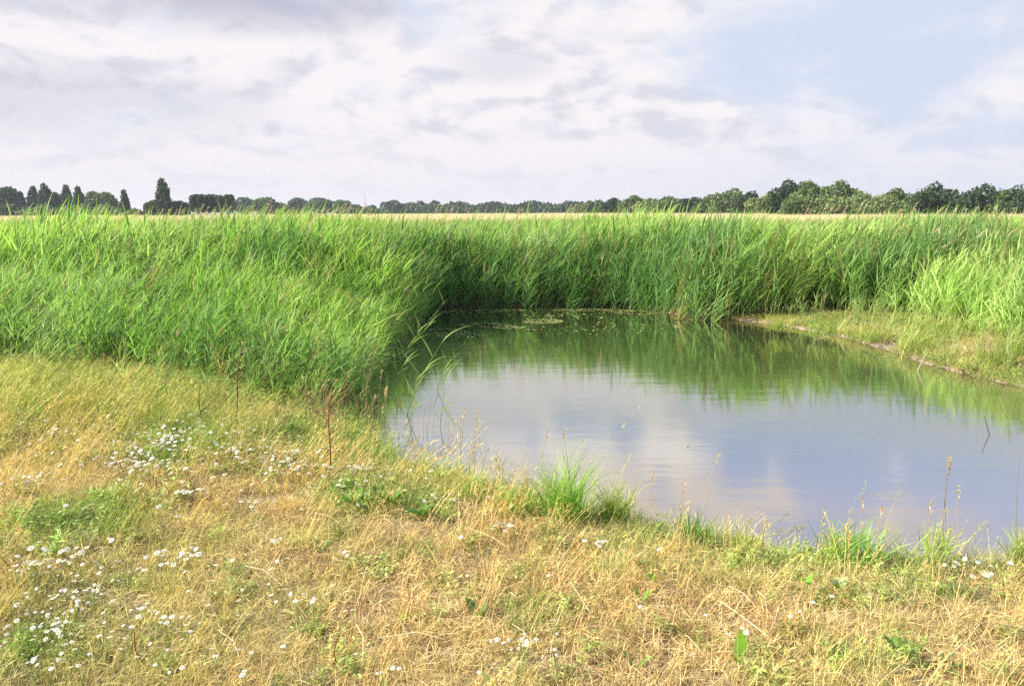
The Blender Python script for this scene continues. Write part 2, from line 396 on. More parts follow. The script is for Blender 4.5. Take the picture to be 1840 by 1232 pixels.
WIND = 0.25
GREEN_TOP = (1.0, 1.0, 1.0)
def reed_geo(nleaf=13, lean=0.1, wind=WIND, lw=0.0165, dead=False, lo=0.10, stemw=0.007):
    """one common reed, 1 unit tall: stem with long leaves that stream to +X"""
    mb = MB(); a0 = U(-0.6, 0.6)
    k = 7; z = np.linspace(0, 1, k)
    bx = lean * z ** 1.6 * math.cos(a0); by = lean * z ** 1.6 * math.sin(a0)
    path = np.stack([bx, by, z * 0.86], 1)
    v, f, c = tube(path, np.linspace(stemw / 2, stemw / 5, k), 3)
    c[:] = np.where(v[:, 2:3] < 0.28, np.array([[1.5, 0.95, 1.3]]), np.array([[0.9, 0.95, 0.9]]))
    mb.add((v, f, c))
    tt = np.sort(U(lo, 0.98, nleaf)); base = np.stack([np.interp(tt, z, path[:, j]) for j in range(3)], 1)
    azz = np.where(rng.random(nleaf) < 0.68, rng.normal(0, 0.8, nleaf), U(0, 6.28, nleaf))
    L = U(0.24, 0.40, nleaf) * (0.85 + 0.3 * (tt < 0.85)); L[-3:] *= 0.9
    th = np.where(tt > 0.85, U(0.03, 0.25, nleaf), U(0.15, 0.5, nleaf))
    mb.add(blades(base, azz, th, U(0.15, 0.9, nleaf), L, U(0.75, 1.2, nleaf) * lw, 4, 'leaf', (0.85, 0.95, 0.9), (1.12, 1.06, 0.9), wind, 0.22))
    return mb
proto('reed', lambda i: reed_geo(10 + i % 4, U(0.05, 0.22)), 10, MAT_REED)
def far_reeds(i):
    """a handful of reeds for the back of the bed"""
    mb = MB(); n = 7
    for _ in range(n):
        g = reed_geo(7, U(0.05, 0.2), lw=0.02); ox, oy, s_ = U(-.3, .3), U(-.3, .3), U(.8, 1.08)
        v = np.concatenate(g.v) * s_ + [ox, oy, 0]; mb.add((v, np.concatenate(g.f), np.concatenate(g.c)))
    return mb
proto('reed_group', far_reeds, 6, MAT_REED)
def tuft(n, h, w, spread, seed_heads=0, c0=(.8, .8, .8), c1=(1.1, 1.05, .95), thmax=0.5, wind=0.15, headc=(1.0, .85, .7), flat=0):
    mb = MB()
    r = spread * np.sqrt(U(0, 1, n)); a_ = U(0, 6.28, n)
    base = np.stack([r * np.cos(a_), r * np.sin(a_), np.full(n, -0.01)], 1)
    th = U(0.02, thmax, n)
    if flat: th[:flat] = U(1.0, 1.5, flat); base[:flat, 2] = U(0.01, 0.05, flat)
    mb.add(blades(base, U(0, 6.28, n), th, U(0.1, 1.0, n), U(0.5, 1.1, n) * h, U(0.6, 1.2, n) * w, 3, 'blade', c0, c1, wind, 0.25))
    for _ in range(seed_heads):
        hh = h * U(1.1, 1.7); aa = U(-1, 1); tn = U(0.02, 0.3)
        b = np.array([[U(-spread, spread), U(-spread, spread), 0]])
        st_ = blades(b, aa, tn, 0.35, hh, 0.0028, 4, 'stem', np.multiply(headc, .9), np.multiply(headc, 1.0), wind, 0.1)
        mb.add(st_); tip = st_[0][-2:].mean(0); k = 9
        prev = st_[0][-4:-2].mean(0); dr = tip - prev
        bb = prev + dr * U(0, 1.3, (k, 1))
        mb.add(blades(bb, U(0, 6.28, k), U(0.15, 0.7, k), 0.3, U(0.018, 0.04, k), 0.004, 1, 'blade', headc, np.multiply(headc, 1.25), wind, 0.2))
    return mb
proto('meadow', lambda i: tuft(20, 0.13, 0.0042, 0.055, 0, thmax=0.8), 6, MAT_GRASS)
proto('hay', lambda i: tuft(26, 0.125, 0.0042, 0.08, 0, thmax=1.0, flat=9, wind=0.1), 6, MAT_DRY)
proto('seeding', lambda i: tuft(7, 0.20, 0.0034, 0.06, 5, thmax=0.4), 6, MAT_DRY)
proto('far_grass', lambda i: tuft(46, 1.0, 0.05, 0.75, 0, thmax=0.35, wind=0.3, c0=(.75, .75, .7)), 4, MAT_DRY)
def herb(i):
    """low leafy plant: small soft leaflets on branching stems"""
    mb = MB(); n = 12
    base = np.zeros((n, 3)); base[:, :2] = U(-0.03, 0.03, (n, 2)); azs = U(0, 6.28, n); ths = U(0.1, 1.0, n); Ls = U(0.06, 0.16, n)
    s_ = blades(base, azs, ths, 0.3, Ls, 0.003, 3, 'stem', (.8, .8, .6), (.9, .95, .7), 0.05, 0.1); mb.add(s_)
    P3 = s_[0].reshape(n, 4, 2, 3).mean(2)
    for k in (1, 2, 3):
        for _ in range(3):
            mb.add(blades(P3[:, k] + U(-.008, .008, (n, 3)), U(0, 6.28, n), U(0.6, 1.4, n), 0.4, U(0.02, 0.04, n), U(0.007, 0.012, n), 2, 'broad', (.9, .95, .9), (1.05, 1.05, .9), 0, 0.25))
    return mb
proto('herb', herb, 5, MAT_GRASS)
def daisy_head(r=0.0105, mi=(0, 1)):
    mb = MB(); n = 13; a_ = np.arange(n) * 2 * math.pi / n
    base = np.stack([0.3 * r * np.cos(a_), 0.3 * r * np.sin(a_), np.zeros(n)], 1)
    mb.add(blades(base, a_, 1.35, 0.35, r * 0.85, r * 0.46, 2, 'stem', (.74, .74, .72), (.74, .74, .72), 0, 0.08, 0.0), mi[0])
    v = [[0, 0, r * .38]]; f = []
    for k, (rr, zz_) in enumerate(((.24, .3), (.36, .02))):
        for j in range(8): v.append([rr * r * math.cos(j * .785), rr * r * math.sin(j * .785), zz_ * r])
    for j in range(0, 8, 2): f.append([0, 1 + j, 1 + (j + 1) % 8, 1 + (j + 2) % 8])
    for j in range(8): f.append([1 + j, 9 + j, 9 + (j + 1) % 8, 1 + (j + 1) % 8])
    mb.add((np.array(v), np.array(f), np.tile([.85, .60, .06], (len(v), 1))), mi[1])
    return mb
def flower_full(i):
    mb = MB(); p_ = [[U(-.03, .03), U(-.03, .03), -0.2], [0, 0, -0.08], [0, 0, 0]]
    mb.add(tube(p_, 0.0012, 3, (.16, .2, .06)), 1)
    h = daisy_head(); ang = Euler((U(-.5, .5), U(-.5, .5), 0)).to_matrix()
    for v, f, c, mi in zip(h.v, h.f, h.c, h.mi): mb.add((v @ np.array(ang).T, f - f.min(), c), int(mi[0]))
    return mb
proto('flower', flower_full, 5, [MAT_PETAL, MAT_PETAL])

# ------------------------------------------------------------------ reed bed (uncountable)
def in_view(x, y, mrg=1.3):
    return (np.abs(x) < y * 0.61 * 1.0 + mrg) & (y > 0.5)
def sample(xa, xb, ya, yb, dens):
    n = int((xb - xa) * (yb - ya) * dens); return U(xa, xb, n), U(ya, yb, n)
def reed_height(x, y):
    sdp = -poly_sd(x, y, REED)                        # depth into the bed
    left = sstep(-x, -0.3, 0.7) * (1 - sstep(y + 1.2 * (fbm(x, y, 2.2, 15) - .5), 12.2, 14.6))
    h_low = 0.70 + 0.26 * sstep(sdp, 0, 1.8) + 0.26 * (fbm(x, y, 1.6, 9) - 0.5) * 2
    h_hi = 1.20 + 0.27 * sstep(sdp, 0, 1.3) + 0.24 * (fbm(x, y, 2.2, 11) - 0.5) * 2
    rightlow = sstep(x, 5.5, 8.5) * (1 - sstep(sdp, 0.0, 1.6))
    h_hi = h_hi * (1 - 0.34 * rightlow) + 0.10 * sstep(x, 1.5, 3.0) * (1 - sstep(x, 4.5, 7)) * (1 - sstep(y, 16, 24))
    h = h_low * left + h_hi * (1 - left)
    h = h + (1 - left) * sstep(sdp, 1.5, 4) * (.14 * np.exp(-((x / y + .24) / .075) ** 2) + .14 * np.exp(-((x / y - .12) / .10) ** 2) + .10 * np.exp(-((x / y + .53) / .05) ** 2) + .10 * np.exp(-((x / y - .52) / .08) ** 2))
    far = sstep(y, 22, 40); h = h * (1 - far) + (1.34 + 0.5 * (fbm(x, y, 4, 13) - .5)) * far
    return h
def reed_tint(x, y):
    f = sstep(fbm(x, y, 1.9, 21), .25, .75)[:, None]; g = rng.random((len(x), 1))
    dk = np.array([[0.130, 0.240, 0.075]]); br = np.array([[0.320, 0.445, 0.125]])
    c = dk * (1 - f) + br * f
    gl = sstep(fbm(x, y, 3.1, 27), .5, .72)[:, None] * .6
    c = c * (1 - gl) + np.array([[.34, .44, .19]]) * gl
    left = (sstep(-x, -2.0, 1.5) * (1 - sstep(y, 14, 18)))[:, None]
    c = c * (1 - left) + c * np.array([[1.08, 1.07, 1.0]]) * left
    rt = (sstep(x, 1.6, 4.0) * (1 - sstep(y, 24, 30)))[:, None]
    c = c * (1 + rt * np.array([[.24, .15, .26]])) * 1.10
    c = np.where(g > 0.93, np.array([[0.42, 0.34, 0.16]]), c)
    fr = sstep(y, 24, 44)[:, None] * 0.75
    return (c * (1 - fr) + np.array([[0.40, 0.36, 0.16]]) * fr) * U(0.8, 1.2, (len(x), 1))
def put_reeds(name, label, sel):
    PX, PY = [], []
    for (ya, yb, dn) in ((8, 12, 95), (12, 15, 72), (15, 19, 80), (19, 24, 34)):
        x, y = sample(-16, 17, ya, yb, dn); PX.append(x); PY.append(y)
    x = np.concatenate(PX); y = np.concatenate(PY)
    sdp = -poly_sd(x, y, REED)
    k = (sdp > 0) & in_view(x, y, 2.2) & sel(x, y)
    k &= (fbm(x, y, 0.55, 31) + 0.25 * rng.random(len(x)) + 0.25 * (sdp < 0.5) > 0.36)
    x, y = x[k], y[k]; z = np.maximum(ground_z(x, y), -0.35)
    h = reed_height(x, y) * np.clip(rng.normal(1, 0.09, len(x)), 0.75, 1.25) - np.minimum(z, 0) * 0
    return x, y, z, h
def reed_bed(name, label, sel):
    x, y, z, h = put_reeds(name, label, sel)
    n = len(x); rot = np.stack([rng.normal(0, .05, n), rng.normal(0.06, .08, n), rng.normal(0, 0.8, n)], 1)
    wv = (fbm(x, y, 1.3, 77) - 0.5)
    rot[:, 1] += wv * 0.22 - .03
    o_ = scatter(name, 'reed', np.stack([x, y, z - 0.02], 1), rot, np.stack([.35 + h * .75, .35 + h * .75, h], 1), reed_tint(x, y))
    tag(o_, label, 'reeds', None, 'stuff'); return n
n_a = reed_bed('reeds', 'bright green reeds leaning in the wind on the left of the pond', lambda x, y: (x < 0.2) & (y < 14.2))
n_b = reed_bed('reeds', 'tall green reeds behind the far end of the pond and on its right', lambda x, y: ~((x < 0.2) & (y < 14.2)))
x, y = sample(2, 16, 8.5, 18, 26)
k = (poly_sd(x, y, POND) > .04) & (poly_sd(x, y, REED) > 0) & in_view(x, y, 3.2); k &= rng.random(len(x)) < .20 + 1.1 * sstep(fbm(x, y, .8, 83), .46, .66) + .8 * np.exp(-poly_sd(x, y, REED) / .4)
x2, y2 = sample(-9, 0, 7.5, 12.5, 60); dq = poly_sd(x2, y2, REED)
k2 = (dq > -.1) & (dq < 1.2) & (poly_sd(x2, y2, POND) > .05) & in_view(x2, y2, 1.6); k2 &= rng.random(len(x2)) < np.exp(-np.maximum(dq, 0) / .5) * .9
x, y = np.concatenate([x[k], x2[k2]]), np.concatenate([y[k], y2[k2]]); n = len(x); h = U(.22, .62, n)
tag(scatter('young_reeds', 'reed', np.stack([x, y, ground_z(x, y) - .02], 1), np.stack([rng.normal(0, .1, n), rng.normal(.1, .12, n), rng.normal(0, .8, n)], 1), np.stack([h * .9 + .1, h * .9 + .1, h], 1), reed_tint(x, y) * .7 + np.array([[.46, .40, .18]]) * .3),
    'sparse young reeds at the open edges of the bed and on the right mud bank', 'reeds', None, 'stuff')
x, y = sample(-34, 34, 23.5, 47, 5.2); k = in_view(x, y, 3); x, y = x[k], y[k]; h = reed_height(x, y) * U(.88, 1.08, len(x))
k = rng.random(len(x)) < (1 - 0.6 * sstep(y, 34, 47)); x, y, h = x[k], y[k], h[k]; n = len(x)
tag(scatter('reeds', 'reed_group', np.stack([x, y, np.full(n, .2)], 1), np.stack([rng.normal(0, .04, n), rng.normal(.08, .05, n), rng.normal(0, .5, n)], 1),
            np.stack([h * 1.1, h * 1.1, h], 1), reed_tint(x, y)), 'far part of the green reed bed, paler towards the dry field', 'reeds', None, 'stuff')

# ------------------------------------------------------------------ dry field beyond the reeds
xs, ys = [], []
for ya, yb, dn in ((43, 70, 2.6), (70, 120, .9), (120, 200, .3), (200, 330, .09)):
    x, y = sample(-220, 220, ya, yb, dn); k = in_view(x, y, 6); xs.append(x[k]); ys.append(y[k])
x = np.concatenate(xs); y = np.concatenate(ys); n = len(x)
s_ = np.interp(y, [43, 120, 330], [1.0, 1.5, 2.6])
hz_ = np.interp(y, [43, 70, 330], [1.20, 1.30, 1.34]) * U(.82, 1.08, n)
f = fbm(x, y, 9, 41)[:, None]
tn = np.array([[.60, .50, .34]]) * (1 - f) + np.array([[.72, .62, .46]]) * f
gr = (fbm(x, y, 14, 47)[:, None] > .60) & (y[:, None] < 90)
tn = np.where(gr, np.array([[.34, .36, .14]]), tn)
tag(scatter('dry_grass_field', 'far_grass', np.stack([x, y, np.full(n, .15)], 1), np.stack([np.zeros(n), np.zeros(n), rng.normal(0, .5, n)], 1),
            np.stack([s_, s_, hz_], 1), tn), 'pale straw coloured grass field between the reeds and the trees', 'grass', None, 'stuff')

# ------------------------------------------------------------------ meadow in the foreground
def pix_blob(x, y, cx, cy, rx, ry):
    """soft weight of a patch on the ground whose centre and half axes were read off the photo"""
    c_ = at(cx, cy); a_ = at(cx + rx, cy); b_ = at(cx, cy - ry); ra = abs(a_[0] - c_[0]); rb_ = abs(b_[1] - c_[1])
    return np.clip(1.25 - (((x - c_[0]) / ra) ** 2 + ((y - c_[1]) / rb_) ** 2), 0, 1)
GREENS = [(150, 955, 150, 55), (650, 895, 95, 38), (760, 900, 50, 30), (430, 700, 200, 30), (60, 1180, 60, 40), (1560, 1190, 110, 30), (330, 830, 60, 30), (1660, 1060, 120, 20), (960, 1130, 60, 40)]
BARE = [(1440, 586, 75, 13), (1590, 602, 60, 7), (1770, 612, 70, 10), (1510, 596, 40, 5), (730, 945, 60, 12), (1000, 1215, 200, 20), (1330, 1120, 60, 20), (1700, 1035, 130, 12), (480, 900, 60, 14), (250, 850, 30, 14)]
def meadow_w(x, y):
    d = poly_sd(x, y, POND)
    bank = np.exp(-np.maximum(d - 0.05, 0) / 0.38) * (1 - sstep(y, 9.5, 12) * sstep(x, 2.5, 4))
    g = np.zeros_like(x)
    for b_ in GREENS: g = np.maximum(g, pix_blob(x, y, *b_))
    bare = np.zeros_like(x)
    for b_ in BARE: bare = np.maximum(bare, pix_blob(x, y, *b_))
    lband = sstep(y, 4.9, 7.2) * sstep(-x, -1.2, 0.6)         # yellow-green band before the left reeds
    rbank = sstep(x, 2.2, 4) * sstep(y, 8, 9.5)
    return d, bank, g, bare, lband, rbank
def pts(dens_near, dens_far):
    xs, ys = [], []
    for ya, yb, q in ((2.2, 4.5, 1.0), (4.5, 7, .62), (7, 11, .36), (11, 17, .2)):
        x, y = sample(-10, 12, ya, yb, dens_near * q + dens_far * (1 - q)); k = in_view(x, y, 3.0); xs.append(x[k]); ys.append(y[k])
    x = np.concatenate(xs); y = np.concatenate(ys)
    k = (poly_sd(x, y, POND) > 0.02) & (poly_sd(x, y, REED) > -0.6)
    return x[k], y[k]
def meadow_tint(x, y, kind):
    d, bank, g, bare, lband, rbank = meadow_w(x, y)
    f = fbm(x, y, .8, 51); r_ = rng.random(len(x))
    straw = np.array([[.70, .51, .235]]); pale = np.array([[.86, .70, .42]]); rust = np.array([[.46, .26, .12]])
    yg = np.array([[.45, .50, .16]]); gn = np.array([[.26, .40, .09]])
    c = straw * (1 - r_[:, None] * .6) + pale * (r_[:, None] * .6)
    c = np.where((rng.random(len(x)) < .12)[:, None], rust, c)
    wy_ = np.clip(.05 + lband * (.35 + .75 * sstep(fbm(x, y, .7, 57), .3, .65)) + sstep(f, .48, .72) * .5 + rbank * .25, 0, 1)[:, None]
    if kind == 'hay': wy_ = wy_ * .65
    rg = (rbank * sstep(fbm(x, y, .9, 71), .36, .62))[:, None] * .5
    c = c * (1 - wy_) + yg * U(.8, 1.15, (len(x), 1)) * wy_
    c = c * (1 - rg) + np.array([[.38, .40, .14]]) * rg
    wg = np.clip(g * .9 + bank * .75, 0, 1)
    wg = np.where(rng.random(len(x)) < wg * .8, .75, wg * .3)[:, None] * (0.5 if kind == 'hay' else 1.0)
    if kind == 'herb': wg = .55 + .4 * wg
    c = c * (1 - wg) + gn * U(.7, 1.4, (len(x), 1)) * wg
    return c * U(.8, 1.2, (len(x), 1))
def cover(name, kind, label, cat, dn, df, keepf, hf):
    x, y = pts(dn, df); w = meadow_w(x, y)
    k = rng.random(len(x)) < keepf(x, y, *w); x, y = x[k], y[k]; n = len(x); z = ground_z(x, y)
    s_ = hf(x, y) * U(.65, 1.25, n)
    widen = np.interp(y, [3, 14], [1.0, 1.9])
    rot = np.stack([rng.normal(0, .08, n), rng.normal(.1, .08, n), U(-3.14, 3.14, n) if kind != 'seeding' else rng.normal(0, .8, n)], 1)
    return tag(scatter(name, kind, np.stack([x, y, z], 1), rot, np.stack([s_ * widen, s_ * widen, s_], 1), meadow_tint(x, y, kind)), label, cat, None, 'stuff')
def hmap(x, y, shore=1.0):
    nr = .42 + .58 * sstep(poly_sd(x, y, REED), 0, 1.7)
    return nr * (1.0 + .7 * shore * np.exp(-np.maximum(poly_sd(x, y, POND), 0) / .3) * (fbm(x, y, .35, 91) > .48) * (y < 9) + 1.1 * sstep(x, 2.2, 4) * sstep(y, 8, 9.5) * sstep(fbm(x, y, 1.1, 19), .3, .6) + .45 * sstep(y, 5, 8) * sstep(-x, -1, .5) + .35 * (fbm(x, y, .6, 61) - .5) * 2)
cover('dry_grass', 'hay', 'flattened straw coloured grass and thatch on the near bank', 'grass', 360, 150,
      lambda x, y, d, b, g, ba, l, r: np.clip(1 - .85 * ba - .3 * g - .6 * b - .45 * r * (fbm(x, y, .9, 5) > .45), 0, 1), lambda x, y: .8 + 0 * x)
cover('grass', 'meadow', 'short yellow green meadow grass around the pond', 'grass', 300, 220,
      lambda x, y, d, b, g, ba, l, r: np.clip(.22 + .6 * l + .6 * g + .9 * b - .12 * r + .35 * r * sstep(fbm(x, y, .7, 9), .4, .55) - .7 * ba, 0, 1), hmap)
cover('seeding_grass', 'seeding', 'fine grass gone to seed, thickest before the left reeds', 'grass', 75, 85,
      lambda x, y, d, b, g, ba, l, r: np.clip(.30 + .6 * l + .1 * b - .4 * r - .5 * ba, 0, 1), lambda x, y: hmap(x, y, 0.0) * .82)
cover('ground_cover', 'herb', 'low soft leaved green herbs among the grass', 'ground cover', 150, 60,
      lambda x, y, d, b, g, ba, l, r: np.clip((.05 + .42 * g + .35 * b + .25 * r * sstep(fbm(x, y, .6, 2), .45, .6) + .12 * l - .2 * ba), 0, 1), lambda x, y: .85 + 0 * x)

# ------------------------------------------------------------------ white mayweed flowers: 300 nearest one by one, the rest as one mass
CL = [(60, 1022, 90, 22, 44), (130, 1000, 60, 16, 26), (165, 1052, 38, 22, 24), (330, 992, 60, 16, 22), (100, 1120, 130, 55, 80), (300, 1110, 100, 40, 34), (180, 1090, 160, 90, 40),
      (60, 1190, 70, 30, 14), (300, 785, 75, 32, 200), (250, 835, 60, 18, 80), (420, 800, 80, 36, 110), (520, 812, 60, 28, 80), (640, 822, 100, 38, 90), (330, 880, 25, 12, 14),
      (450, 895, 15, 6, 6), (700, 862, 100, 22, 14), (800, 880, 22, 9, 8), (900, 930, 34, 12, 8), (1065, 950, 20, 8, 5), (930, 1162, 50, 22, 22), (400, 1190, 150, 36, 10),
      (1180, 958, 20, 8, 4), (1745, 972, 48, 20, 16), (1765, 1000, 30, 8, 6), (1030, 1070, 8, 5, 1), (1458, 1055, 4, 3, 1), (1438, 1073, 4, 3, 1), (505, 972, 18, 8, 4),
      (550, 1080, 60, 18, 10), (690, 1212, 14, 8, 4), (100, 780, 110, 30, 70), (50, 860, 60, 30, 24), (190, 745, 150, 20, 14), (600, 1000, 500, 120, 30), (1300, 1120, 400, 90, 12), (1400, 560, 60, 4, 0), (1560, 560, 80, 6, 16)]
fl = []
for cx, cy, rx, ry, n in CL:
    for _ in range(n):
        a_, r_ = U(0, 6.28), abs(rng.normal(0, 1.0)); hh = U(.06, .17)
        p_ = at(cx + rx * r_ * math.cos(a_), cy + ry * r_ * math.sin(a_), .23 + hh)
        if poly_sd(np.array([p_[0]]), np.array([p_[1]]), POND)[0] < .03: continue
        g_ = float(ground_z(p_[0], p_[1])); fl.append((p_[1], p_[0], p_[1], g_ + hh, hh))
fl.sort()
src_stem, src_head = [], []
for i in range(5):
    ln = .2; tip = (U(-.02, .02), U(-.02, .02))
    mb = MB(); mb.add(tube([[0, 0, 0], [tip[0] * .4, tip[1] * .4, ln * .5], [tip[0], tip[1], ln]], .0013, 3, (1, 1, 1)))
    mb.add(blades(np.array([[tip[0] * .3, tip[1] * .3, ln * k] for k in (.2, .35, .5, .65)]), U(0, 6.28, 4), .7, .4, .04, .004, 2, 'blade', (1, 1, 1), (1, 1, 1), 0, .1))
    src_stem.append((mb.build('mayweed_flower', MAT_STALK, link=False).data, tip))
    src_head.append(daisy_head(.0090).build('flower_head', [MAT_PETAL, MAT_PETAL], link=False).data)
def fl_label(x, y):
    px_ = x / y * FPX / math.cos(PITCH) + W0 / 2
    if y < 4.7 and px_ < 560: return 'small white daisy-like mayweed flower in the dense drift at the bottom left'
    if y >= 4.7 and px_ < 560: return 'small white mayweed flower in the yellowish grass before the left reeds'
    if px_ < 860: return 'small white mayweed flower near the left corner of the pond'
    if px_ < 1250: return 'small white mayweed flower in the dry grass at the bottom centre'
    return 'small white mayweed flower on the near bank at the right'
for i, (_, x, y, z, hh) in enumerate(fl[:300]):
    me, tip = src_stem[i % 5]; gz = z - hh
    o_ = bpy.data.objects.new('mayweed_flower', me); col.objects.link(o_); o_.location = (x, y, gz - .005); s_ = hh / .2
    o_.scale = (1, 1, s_); rz = random.uniform(0, 6.28); o_.rotation_euler = (0, 0, rz); o_['tint'] = [.20, .26, .07]
    tag(o_, fl_label(x, y), 'wildflower', 'white mayweed flowers in the meadow')
    hd = bpy.data.objects.new('flower_head', src_head[i % 5]); col.objects.link(hd); hd.parent = o_
    hd.location = (tip[0], tip[1], .2); k = random.uniform(.65, 1.2); hd.scale = (k, k, k / s_); hd.rotation_euler = (random.uniform(-.5, .9), random.uniform(-.9, .5), -rz); hd['tint'] = [1.0, 1.0, 1.0]
rest = np.array([(x, y, z) for _, x, y, z, _h in fl[300:]]); n = len(rest)
tag(scatter('mayweed_flowers', 'flower', rest, np.stack([U(.1, .6, n), U(-.3, .3, n), U(0, 6.28, n)], 1), np.full((n, 3), 1.15) * U(.8, 1.2, (n, 1)), np.ones((n, 3))),
    'white mayweed blossoms dotted through the yellowish meadow further back', 'wildflowers', None, 'stuff')

# ------------------------------------------------------------------ duckweed and bits on the water
v, f, c = [], [], []
def disc(x, y, r, z=.006, k=6):
    b0 = len(v); a0 = U(0, 6.28)
    for j in range(k): v.append([x + r * math.cos(a0 + j * 2 * math.pi / k) * U(.8, 1.1), y + r * math.sin(a0 + j * 2 * math.pi / k) * U(.8, 1.1), z])
    f.append([b0, b0 + 1, b0 + 2, b0 + 3]); f.append([b0, b0 + 3, b0 + 4, b0 + 5]); c.extend([[U(.8, 1.15)] * 3] * k)
WEED = [(850, 560, 62, 2.4, 420), (900, 557, 44, 1.5, 160), (1060, 557, 66, 2.0, 420), (1145, 561, 40, 4, 420), (872, 584, 46, 3.6, 330), (975, 577, 36, 4.2, 230), (800, 592, 30, 1.4, 70),
        (1262, 573, 46, 2.2, 170), (950, 593, 14, .9, 20), (915, 588, 30, 3, 30), (1010, 566, 120, 8, 25), (1100, 590, 130, 12, 20), (830, 600, 60, 6, 24)]
for cx, cy, rx, ry, n in WEED:
    for _ in range(int(n * 3.2)):
        a_, r_ = U(0, 6.28), U(0, 1) ** .6
        q = at(cx + rx * r_ * math.cos(a_), cy + ry * r_ * math.sin(a_), 0.006); disc(q[0], q[1], U(.010, .028))
mb = MB(); mb.add((np.array(v), np.array(f), np.array(c, float)))
tag(mb.build('duckweed', MAT_WEED, tint=(.46, .50, .16)), 'yellow green duckweed scum floating in patches at the far end of the pond', 'duckweed', None, 'stuff')
def leaf_bit():
    mb = MB(); L = U(.03, .07)
    mb.add(blades([[0, 0, .002]], 0.0, 1.45, .12, L, L * .45, 4, 'broad', (1, 1, 1), (.9, .9, .9), 0, .1, 0.0)); return mb
bits = [leaf_bit().build('floating_leaf', MAT_WEED, link=False).data for _ in range(6)]
spots = [(1120, 569), (1155, 567), (1160, 580), (1215, 578), (800, 636), (836, 631), (903, 645), (967, 655), (917, 615), (922, 599), (1045, 592), (1085, 604), (1092, 600), (1022, 616), (1040, 612),
         (1062, 622), (1005, 630), (904, 639), (1117, 611), (1140, 668), (1080, 640), (1300, 690), (1466, 677), (1420, 663), (1235, 800), (1690, 685), (1570, 784),
         (1130, 700), (1180, 640), (1240, 655), (1350, 640), (885, 620), (860, 612), (930, 607), (980, 600), (1060, 585), (1190, 600), (1390, 610), (950, 552)]
for i, (px_, py_) in enumerate(spots):
    q = at(px_, py_, .008); o_ = bpy.data.objects.new('floating_leaf', bits[i % 6]); col.objects.link(o_); o_.location = q; o_.rotation_euler = (0, 0, random.uniform(0, 6.28))
    k = random.uniform(.6, 1.1); o_.scale = (k, k * .8, k * .25); o_['tint'] = [.30, .28, .14]
    tag(o_, 'small pale yellow leaf floating on the pond', 'floating leaf', 'pale leaves floating on the pond')
# ------------------------------------------------------------------ trees along the horizon
def leaf_cloud(lobes, n, size, light=(1, 1, 1)):
    """leaf clumps spread through and over a union of lumpy lobes"""
    lobes = [np.array(l, float) for l in lobes]
    wts = np.array([l[3] * l[5] + l[4] * l[5] for l in lobes]); wts /= wts.sum()
    pick = rng.choice(len(lobes), n, p=wts); Lb = np.array(lobes)[pick]
    d = rng.normal(size=(n, 3)); d /= np.linalg.norm(d, axis=1, keepdims=True)
    ph = np.sin(d[:, 0] * 5.1 + Lb[:, 0] * 2.3) * np.sin(d[:, 1] * 4.7 + Lb[:, 2]) * np.sin(d[:, 2] * 5.7 + 1.3)
    rad = U(0.55, 1.0, n) ** 0.6 * (1 + 0.22 * ph) * np.where(rng.random(n) < .06, 1.12, 1)
    P = Lb[:, :3] + d * Lb[:, 3:6] * rad[:, None]
    P = P[P[:, 2] > 0.15]; n = len(P); d = d[:n]
    s_ = size * U(.6, 1.3, n)
    nr = rng.normal(size=(n, 3)); nr /= np.linalg.norm(nr, axis=1, keepdims=True)
    u = np.cross(nr, rng.normal(size=(n, 3))); u /= np.linalg.norm(u, axis=1, keepdims=True); w = np.cross(nr, u)
    V_ = np.stack([P - u * s_[:, None], P - w * (s_ * .6)[:, None], P + u * s_[:, None], P + w * (s_ * .6)[:, None]], 1).reshape(-1, 3)
    F_ = np.arange(n * 4).reshape(n, 4)
    pn = (.85 + .35 * vnoise(P[:, 0] + P[:, 1] * .7, P[:, 2], 1.4, 3))[:, None] * np.array([light])
    return V_, F_, np.repeat(pn, 4, 0)
